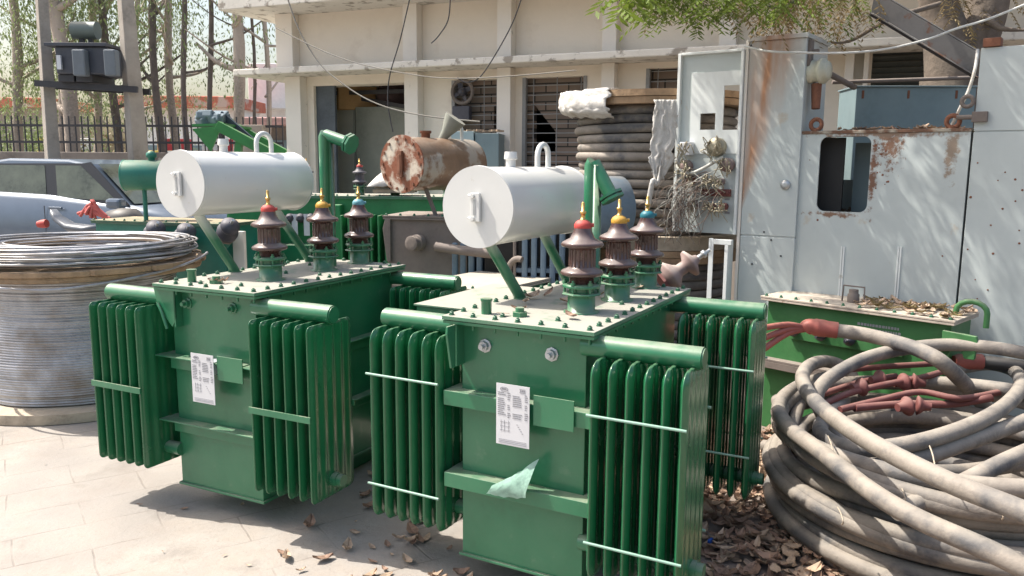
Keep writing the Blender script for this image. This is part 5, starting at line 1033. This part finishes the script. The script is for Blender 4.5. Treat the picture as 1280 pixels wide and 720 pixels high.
# green steel frame behind the left drum
GS = thing('loading_ramp', 'bright green slanting steel ramp frame standing behind the left white drum', 'ramp', (0, 0, 0)); d_ = 10.2
GSM = mat('frame_green', (.02, .17, .04), .5, var=.2, dust=.4, dustcol=(.25, .2, .13))
a, b, c = uny(272, 157, d_), uny(338, 192, d_), uny(345, 215, d_)
for e_ in (0, .7): m = MB(); m.beam(a + Vector((0, e_, 0)), b + Vector((0, e_, 0)), .12, .12); m.build('side_beam', GSM, GS, .004)
m = MB(); p0_ = uny(240, 158, d_); plate(m, p0_, a + Vector((.1, 0, 0)), Vector((0, 0, 0)), Vector((.1, .7, -.02)), .03); m.prism([(p0_.x, p0_.z - .03), (a.x + .05, a.z), (a.x - .1, a.z - .32)], d_, d_ + .03); m.build('shovel_plate', GSM, GS)
m = MB(); m.beam(b, Vector((b.x + .2, d_, 0)), .1, .1); m.beam(b + Vector((0, .7, 0)), Vector((b.x + .2, d_ + .7, 0)), .1, .1); m.beam(uny(300, 172, d_), Vector((b.x - .7, d_, 0)), .08, .08); m.build('leg', GSM, GS)
a, b = uny(276, 142, d_ + .3), uny(330, 188, d_ + .3); m = MB(); m.beam(a, b, .07, .07); m.build('dark_strut', mat('blue_black_bar', (.03, .045, .06), .6, var=.2), GS)
m = MB(); rr = random.Random(4)
for k in range(7): p = uny(255 + rr.random() * 22, 150 - rr.random() * 5, d_ + .3); m.obox(p, (.28, .2, .1), Matrix.Rotation(rr.random() * 2, 3, 'Z') @ Matrix.Rotation(rr.uniform(-.5, .5), 3, 'Y'))
tag(m.build('scrap_sacks', mat('slate_sacks', (.13, .17, .2), .8, var=.3), None, .02), 'crumpled slate-grey sacks heaped on the green ramp frame', 'sacks')
# silver car
FR_ = Frame(uny(150, 245, 10.4).x, 10.4, math.radians(13)); CR_ = thing('parked_car', 'silver-blue hatchback parked behind the wire reel', 'car', (FR_.x, FR_.y, 0), FR_.a)
m = MB(); xs = [-3.05, -2.95, -2.3, -1.2, 0.1, .75, .95, 1.05]; bel = [1.28, 1.36, 1.4, 1.36, 1.24, 1.12, .95, .7]; hw = [.78, .9, .95, .95, .94, .88, .78, .7]; vs = []
for x, zb_, h_ in zip(xs, bel, hw):
    vs += [(x, .95 + s_ * q[0] * h_, q[1]) for s_, q in [(-1, (.9, .3)), (-1, (1, .55)), (-1, (1.01, .9)), (-1, (.965, zb_ - .07)), (-1, (.9, zb_)), (1, (.9, zb_)), (1, (.965, zb_ - .07)), (1, (1.01, .9)), (1, (1, .55)), (1, (.9, .3))]]
n = 10; fs = [(i * n + j, i * n + (j + 1) % n, (i + 1) * n + (j + 1) % n, (i + 1) * n + j) for i in range(7) for j in range(n)] + [tuple(range(n)), tuple(range(7 * n, 8 * n))]
m.add(vs, fs, True); m.build('body', SILV, CR_)
zr_ = FR_.px(40, 198, .25).z
m = MB(); pf = [(-2.85, 1.3), (-2.75, 1.42), (-2.35, zr_ - .06), (-1.9, zr_), (-.95, zr_ - .01), (-.6, zr_ - .07), (.12, 1.2)]
vs = [(x, .07 + (z - 1.2) * .28, z) for x, z in pf] + [(x, 1.83 - (z - 1.2) * .28, z) for x, z in pf]; n = 7
m.add(vs, [tuple(range(n)), tuple(range(n, 2 * n))[::-1]] + [(i, i + 1, i + 1 + n, i + n) for i in range(n - 1)] + [(n - 1, 0, n, 2 * n - 1)]); m.build('roof', SILV, CR_, .03)
def sidew(poly, nm, mt, off=.012): 
    m = MB(); f = lambda x, z, o: (x, .07 + (z - 1.2) * .28 - o, z); n = len(poly); vs = [f(x, z, off) for x, z in poly] + [f(x, z, -.01) for x, z in poly]
    m.add(vs, [tuple(range(n)), tuple(range(n, 2 * n))[::-1]] + [(i, (i + 1) % n, (i + 1) % n + n, i + n) for i in range(n)]); return m.build(nm, mt, CR_)
zw = zr_ - .09
m = MB(); m.add([(-.56, .3, zr_ - .085), (-.56, 1.6, zr_ - .085), (.1, 1.78, 1.24), (.1, .12, 1.24)], [(0, 1, 2, 3)]); o = m.build('windscreen', GLASS, CR_); o.location = (.012, 0, .02)
sidew([(.07, 1.24), (-.6, zw + .045), (-.72, zw + .03), (-2.2, zw + .02), (-2.62, 1.5), (-2.72, 1.4)], 'window_surround', CTRIM, .008)
sidew([(-.12, 1.29), (-.74, zw), (-1.13, zw), (-1.03, 1.33)], 'front_window', GLASS, .013); sidew([(-1.2, 1.335), (-1.3, zw), (-2.05, zw), (-2.2, 1.385)], 'rear_window', GLASS, .013)
m = MB(); m.obox((.0, -.08, 1.27), (.22, .16, .13)); m.build('wing_mirror', SILV, CR_, .04)
for x in (-.98, -2.2): m = MB(); m.obox((x, -.01, 1.19 + (.04 if x < -2 else 0)), (.2, .03, .035)); m.build('door_handle', SILV, CR_, .008)
for x in (-1.16, .02): m = MB(); m.box(x, x + .008, -.011, -.005, .5, 1.22); m.build('door_seam', BLACK, CR_)
for x in (-2.35, .35):
    for y in (.1, 1.6): m = MB(); m.lathe([(.2, 0), (.33, 0), (.34, .03), (.34, .17), (.33, .2), (.2, .2)], (x, y, .34), (0, 1, 0), 28); w_ = m.build('wheel', BLACK, CR_); m = MB(); m.lathe([(.001, .02), (.2, .03), (.2, .12)], (x, y, .34), (0, 1, 0), 20); m.build('rim', STEEL, w_)
# motorcycle
p = uny(110, 285, 8.6); MC = thing('motorcycle', 'parked motorcycle half hidden behind the wire reel, red tail lamp and grey seat', 'motorcycle', (p.x, 8.6, 0), .12)
s0 = uny(52, 281, 8.6); zz = s0.z
m = MB(); m.lathe([(.035, 0), (.045, .05), (.045, .1)], (s0.x - p.x - .08, 0, zz), (1, 0, .1), 12); m.build('tail_lamp', REDR, MC)
m = MB(); vs = []
for x, z, h_ in ((-.38, .12, .07), (-.33, .05, .09), (-.2, -.03, .12), (0, -.05, .13), (.25, -.02, .1)): vs += [(x + .0, -h_, zz + z), (x, -h_ * .7, zz + z + .045), (x, h_ * .7, zz + z + .045), (x, h_, zz + z), (x, 0, zz + z - .06)]
m.add(vs, [(i * 5 + j, i * 5 + (j + 1) % 5, (i + 1) * 5 + (j + 1) % 5, (i + 1) * 5 + j) for i in range(4) for j in range(5)] + [(0, 1, 2, 3, 4), (20, 21, 22, 23, 24)], True); m.build('seat', mat('grey_seat', (.12, .13, .15), .4, var=.1), MC)
m = MB(); m.lathe([(.03, 0), (.13, .06), (.15, .2), (.13, .36), (.04, .44)], (.2, 0, zz + .02), (1, 0, .1), 14); m.build('fuel_tank', BLACK, MC)
for x in (-.45, .85): m = MB(); m.tube([(x + .29 * math.cos(a), 0, .31 + .29 * math.sin(a)) for a in [2 * PI * i / 24 for i in range(24)]], .05, 8, closed=True); w_ = m.build('wheel', BLACK, MC); m = MB(); m.lathe([(.03, -.05), (.03, .05)], (x, 0, .31), (0, 1, 0), 10); [m.tube([(x, 0, .31), (x + .25 * math.cos(a), 0, .31 + .25 * math.sin(a))], .006, 4) for a in [k * PI / 5 for k in range(10)]]; m.build('rim', STEEL, w_)
m = MB(); m.tube([(.85, 0, .31), (.62, 0, 1.0), (.58, 0, 1.12)], .03, 8); m.tube([(.5, -.32, 1.2), (.55, -.2, 1.22), (.6, 0, 1.12), (.55, .2, 1.22), (.5, .32, 1.2)], .015, 8); m.build('fork', IRON, MC)
m = MB(); m.box(-.1, .3, -.12, .12, .3, .72); m.tube([(-.4, 0, .4), (0, 0, .8), (.58, 0, 1.0)], .03, 8); m.build('engine', PORCD, MC, .02)
m = MB(); m.obox((.68, 0, 1.05), (.1, .2, .2)); m.build('headlamp', STEEL, MC, .03)
p = uny(112, 268, 7.9); m = MB(); rr = random.Random(3)
for k in range(9): m.tube(smoothpath([p + Vector((rr.uniform(-.14, .05), rr.uniform(-.05, .05), rr.uniform(-.06, .05))), p + Vector((rr.uniform(-.05, .05), 0, rr.uniform(.02, .14))), p + Vector((rr.uniform(.05, .2), 0, rr.uniform(-.08, .02)))], 5), .016, 6)
tag(m.build('red_hose', mat('faded_red_hose', (.4, .08, .07), .6, var=.3)), 'tangle of faded red hose in front of the car by the teal transformer', 'hose')

# ---------------------------------------------------------------- neem tree behind the cabinets with its overhead crown
NT = thing('neem_tree', 'dark forked tree behind the right cabinets, green and dry leaf sprays hanging overhead', 'tree', (0, 0, 0)); rr = random.Random(77)
base = uny(1195, 110, 6.75); z0 = base.z
m = MB(); fk = uny(1192, 100, 6.75)
m.tube(smoothpath([(base.x - .05, 6.75, 0), (base.x - .03, 6.75, .9), fk]), [.3, .28, .27, .26, .25, .24, .24, .24, .24, .24, .24, .24, .25], 14)
m.tube(smoothpath([fk - Vector((0, 0, .2)), uny(1183, 50, 6.75), uny(1172, 0, 6.75), uny(1160, -90, 6.6), uny(1100, -300, 6.0)]), [.2 - .005 * i for i in range(25)], 12)
m.tube(smoothpath([fk - Vector((0, 0, .2)), uny(1215, 60, 6.8), uny(1236, 0, 6.8), uny(1250, -120, 6.8)]), [.2 - .004 * i for i in range(19)], 12)
def limb(pts, r0, r1=.006): 
    p = smoothpath(pts, 5); n = len(p); m.tube(p, [r0 + (r1 - r0) * i / (n - 1) for i in range(n)], 7); return p
l1 = limb([uny(1160, -90, 6.6), Vector((2.6, 5.9, 4.2)), Vector((1.4, 5.2, 4.6)), Vector((.2, 4.7, 4.7)), Vector((-.4, 4.4, 4.6))], .11)
l2 = limb([uny(1100, -300, 6.0), Vector((2.0, 5.0, 5.2)), Vector((.9, 4.0, 5.3)), Vector((.0, 3.4, 5.2))], .08)
l3 = limb([Vector((2.6, 5.9, 4.2)), Vector((2.2, 5.6, 3.7)), Vector((1.4, 5.3, 3.25)), Vector((.9, 5.2, 3.05))], .035)
l4 = limb([uny(1230, 20, 6.7), uny(1250, 35, 6.5), uny(1285, 38, 6.4)], .04)
l5 = limb([uny(1175, 5, 6.5), uny(1110, 25, 6.0), uny(1060, 52, 5.9), uny(1020, 50, 5.8)], .022)
l6 = limb([Vector((2.6, 5.9, 4.2)), Vector((2.4, 5.4, 3.6)), uny(1000, -5, 5.5), uny(960, 8, 5.4)], .02)
for k in range(16):  # unseen overhead twigs, added for the long streak shadows they cast
    q = Vector((rr.uniform(.2, 3.2), rr.uniform(3.4, 6.2), rr.uniform(3.9, 5.2))); e = q + Vector((rr.uniform(-.7, .7), rr.uniform(-.5, .5), rr.uniform(-.1, .3)))
    near = min(l1 + l2 + l3, key=lambda v: (v - q).length); limb([near, near.lerp(q, .5) + Vector((0, 0, .12)), q, e], .016, .005)
m.build('trunk', BARKN, NT)
lg, ly_ = MB(), MB()
def compound(l, p, d, L_, n, ll):
    d = d.normalized(); s = d.cross(Vector((0, 0, 1))); s = s.normalized() if s.length > .01 else Vector((1, 0, 0)); s = (s + Vector([rr.uniform(-.3, .3) for _ in range(3)])).normalized()
    l.tube([p, p + d * L_], .0015, 3, caps=False)
    for i in range(n):
        q = p + d * (L_ * (i + 1) / n) + Vector((0, 0, -.02 * (i / n) ** 2))
        for sg in (-1, 1):
            v_ = (s * sg + d * .5 + Vector((0, 0, -.25))).normalized() * ll * rr.uniform(.8, 1.15); w__ = v_.cross(Vector((rr.uniform(-.3, .3), .3, 1))).normalized() * ll * .14
            l.add([q, q + v_ * .45 + w__, q + v_, q + v_ * .45 - w__], [(0, 1, 2, 3)])
def spray(p, k, l, n=6, L_=.2, ll=.055, hang=.5):
    for i in range(k):
        a = rr.random() * 6.28; d = Vector((math.cos(a), math.sin(a), -hang - rr.random() * .5)); compound(l, p + Vector([rr.gauss(0, .04) for _ in range(3)]), d, L_ * rr.uniform(.7, 1.2), n, ll)
# low visible sprays along the top of the view
for k in range(26): spray(uny(rr.gauss(910, 48), rr.uniform(-30, 8), rr.uniform(5.0, 5.6)), 5, lg)
for k in range(14): spray(uny(rr.uniform(815, 865), rr.uniform(-40, -8), rr.uniform(5.1, 5.5)), 4, lg)
for k in range(5): spray(uny(rr.uniform(765, 800), rr.uniform(-25, -2), rr.uniform(4.6, 4.9)), 3, lg, 4, .16, .1)
for k in range(14): spray(uny(rr.uniform(960, 1090), rr.uniform(-30, 20), rr.uniform(5.5, 6.0)), 3, lg, 5, .17, .045, 1.2)
for k in range(36): spray(uny(rr.uniform(960, 1100), rr.uniform(-30, 40 if k % 3 else 10), rr.uniform(5.5, 6.0)), 4, ly_, 5, .17, .045, 1.2)
for k in range(8): spray(uny(rr.uniform(1110, 1275), rr.uniform(-20, 45), rr.uniform(6.2, 6.6)), 3, ly_, 5, .15, .045, 1.2)
for k in range(10): spray(uny(rr.uniform(790, 960), rr.uniform(-10, 10), rr.uniform(5.2, 5.6)), 2, ly_, 5, .15, .05)
# crown above the frame
for path, cnt, rad in ((l1, 18, .5), (l2, 27, .6)):
    for k in range(cnt // 3):
        q = path[rr.randrange(3, len(path))] + Vector((rr.gauss(0, rad), rr.gauss(0, rad), abs(rr.gauss(0, .35))))
        for k2 in range(7): spray(q + Vector((rr.gauss(0, .13), rr.gauss(0, .13), rr.gauss(0, .08))), 3, lg if rr.random() < .75 else ly_, 6, .25, .075, .1)
for k in range(20):  # leaf clumps added sunward of the cabinets, out of view, to streak them with shade
    xw = rr.uniform(1.5, 3.7); q = Vector((xw, 5.5 - (xw - 1.8) * .6, rr.uniform(.9, 2.4))) + S * rr.uniform(2.2, 3.6)
    if q.z < 3.2: continue
    for k2 in range(3): spray(q + Vector((rr.gauss(0, .05), rr.gauss(0, .05), rr.gauss(0, .12))), 3, lg, 6, .26, .08, .1)
for k in range(14):
    q = Vector((rr.uniform(2.6, 4.8), rr.uniform(5.8, 7.5), rr.uniform(4.3, 6)))
    for k2 in range(7): spray(q + Vector((rr.gauss(0, .16), rr.gauss(0, .16), rr.gauss(0, .1))), 3, lg, 6, .26, .08, .1)
lg.build('crown', LEAFN, NT, fix=False); ly_.build('dry_leaves', LEAFY, NT, fix=False)

# ---------------------------------------------------------------- leaf litter
def litter(name, n, place, mt, label, seed, smin=.04, smax=.11):
    rr = random.Random(seed); l = MB()
    for k in range(n):
        x, y, z = place(rr); L_ = rr.uniform(smin, smax); a = rr.random() * 6.28; cu = rr.uniform(.05, .5) * L_; c, s = math.cos(a), math.sin(a); tx, ty = rr.gauss(0, .12), rr.gauss(0, .14); wd = L_ * rr.uniform(.18, .32); l.mi = k % 2
        P_ = []
        for i in range(4):
            u = i / 3 - .5
            for v_ in (-1, 0, 1):
                ww = wd * (1 - (2 * u) ** 2 * .85) * v_; X_ = u * L_; Z_ = cu * (1 - math.cos(u * 2.2)) + abs(v_) * cu * .35 + X_ * tx + ww * ty; P_.append((x + X_ * c - ww * s, y + X_ * s + ww * c, max(GZ + .002, z + Z_ + .006)))
        l.add(P_, [(i * 3 + j, i * 3 + j + 1, i * 3 + j + 4, i * 3 + j + 3) for i in range(3) for j in range(2)])
    tag(l.build(name, mt, fix=False), label, 'leaf litter', kind='stuff')
def pr(r):
    while True:
        x, y = r.uniform(.35, 2.3), r.uniform(2.0, 5.1)
        if x > .5 + .25 * math.sin(y * 3) - (.3 if y > 3.6 else 0): return x, y, GZ + r.random() ** 2 * .05
litter('leaf_litter', 3400, pr, [LEAFD, LEAFP], 'dry brown leaves thick on the ground right of the centre transformer', 5)
def pm(r): t = r.random(); return -.75 + t * .5 + r.gauss(0, .16), 3.0 + r.random() * 1.6, GZ + .001
litter('leaf_litter', 75, pm, [LEAFD, LEAFP], 'scattered dry leaves on the paving between the two new transformers', 6, .04, .095)
def pf_(r): return r.uniform(-3.5, .2), r.uniform(2.2, 4.5), GZ + .001
litter('leaf_litter', 26, pf_, [LEAFD, LEAFP], 'few tiny leaf scraps on the open paving in front', 8, .015, .04)
def onlid(fr, x0, x1, y0, y1, z): return lambda r: (*fr.wor((r.uniform(x0, x1), r.uniform(y0, y1), 0))[:2], z)
litter('fallen_leaves', 11, onlid(FB, -.2, .25, .1, 1.1, 1.215), [LEAFD, LEAFP], 'curled dry leaves on the lid of the centre transformer', 9, .05, .09)
litter('fallen_leaves', 3, onlid(FA, -.15, .1, .05, .3, 1.227), [LEAFD, LEAFP], 'two or three dry leaves on the lid of the left transformer', 10, .04, .06)
litter('fallen_leaves', 110, onlid(FC, .55, 1.15, .03, .4, .97), [LEAFP, LEAFY], 'heap of dry leaves on the dusty lid behind the cable coil', 11, .04, .09)
litter('fallen_leaves', 60, onlid(F3, .2, .9, .02, .4, topz + .022), [LEAFP, LEAFD], 'dry leaves along the rusty top of the wide cabinet', 12, .04, .08)
p = unz(888, 676, .11); m = MB(); m.obox(p, (.035, .012, .02), Matrix.Rotation(.8, 3, 'Z')); tag(m.build('blue_scrap', mat('blue_plastic', (.03, .12, .5), .4, var=.1), None, .003), 'small bright blue plastic scrap among the dry leaves', 'litter')
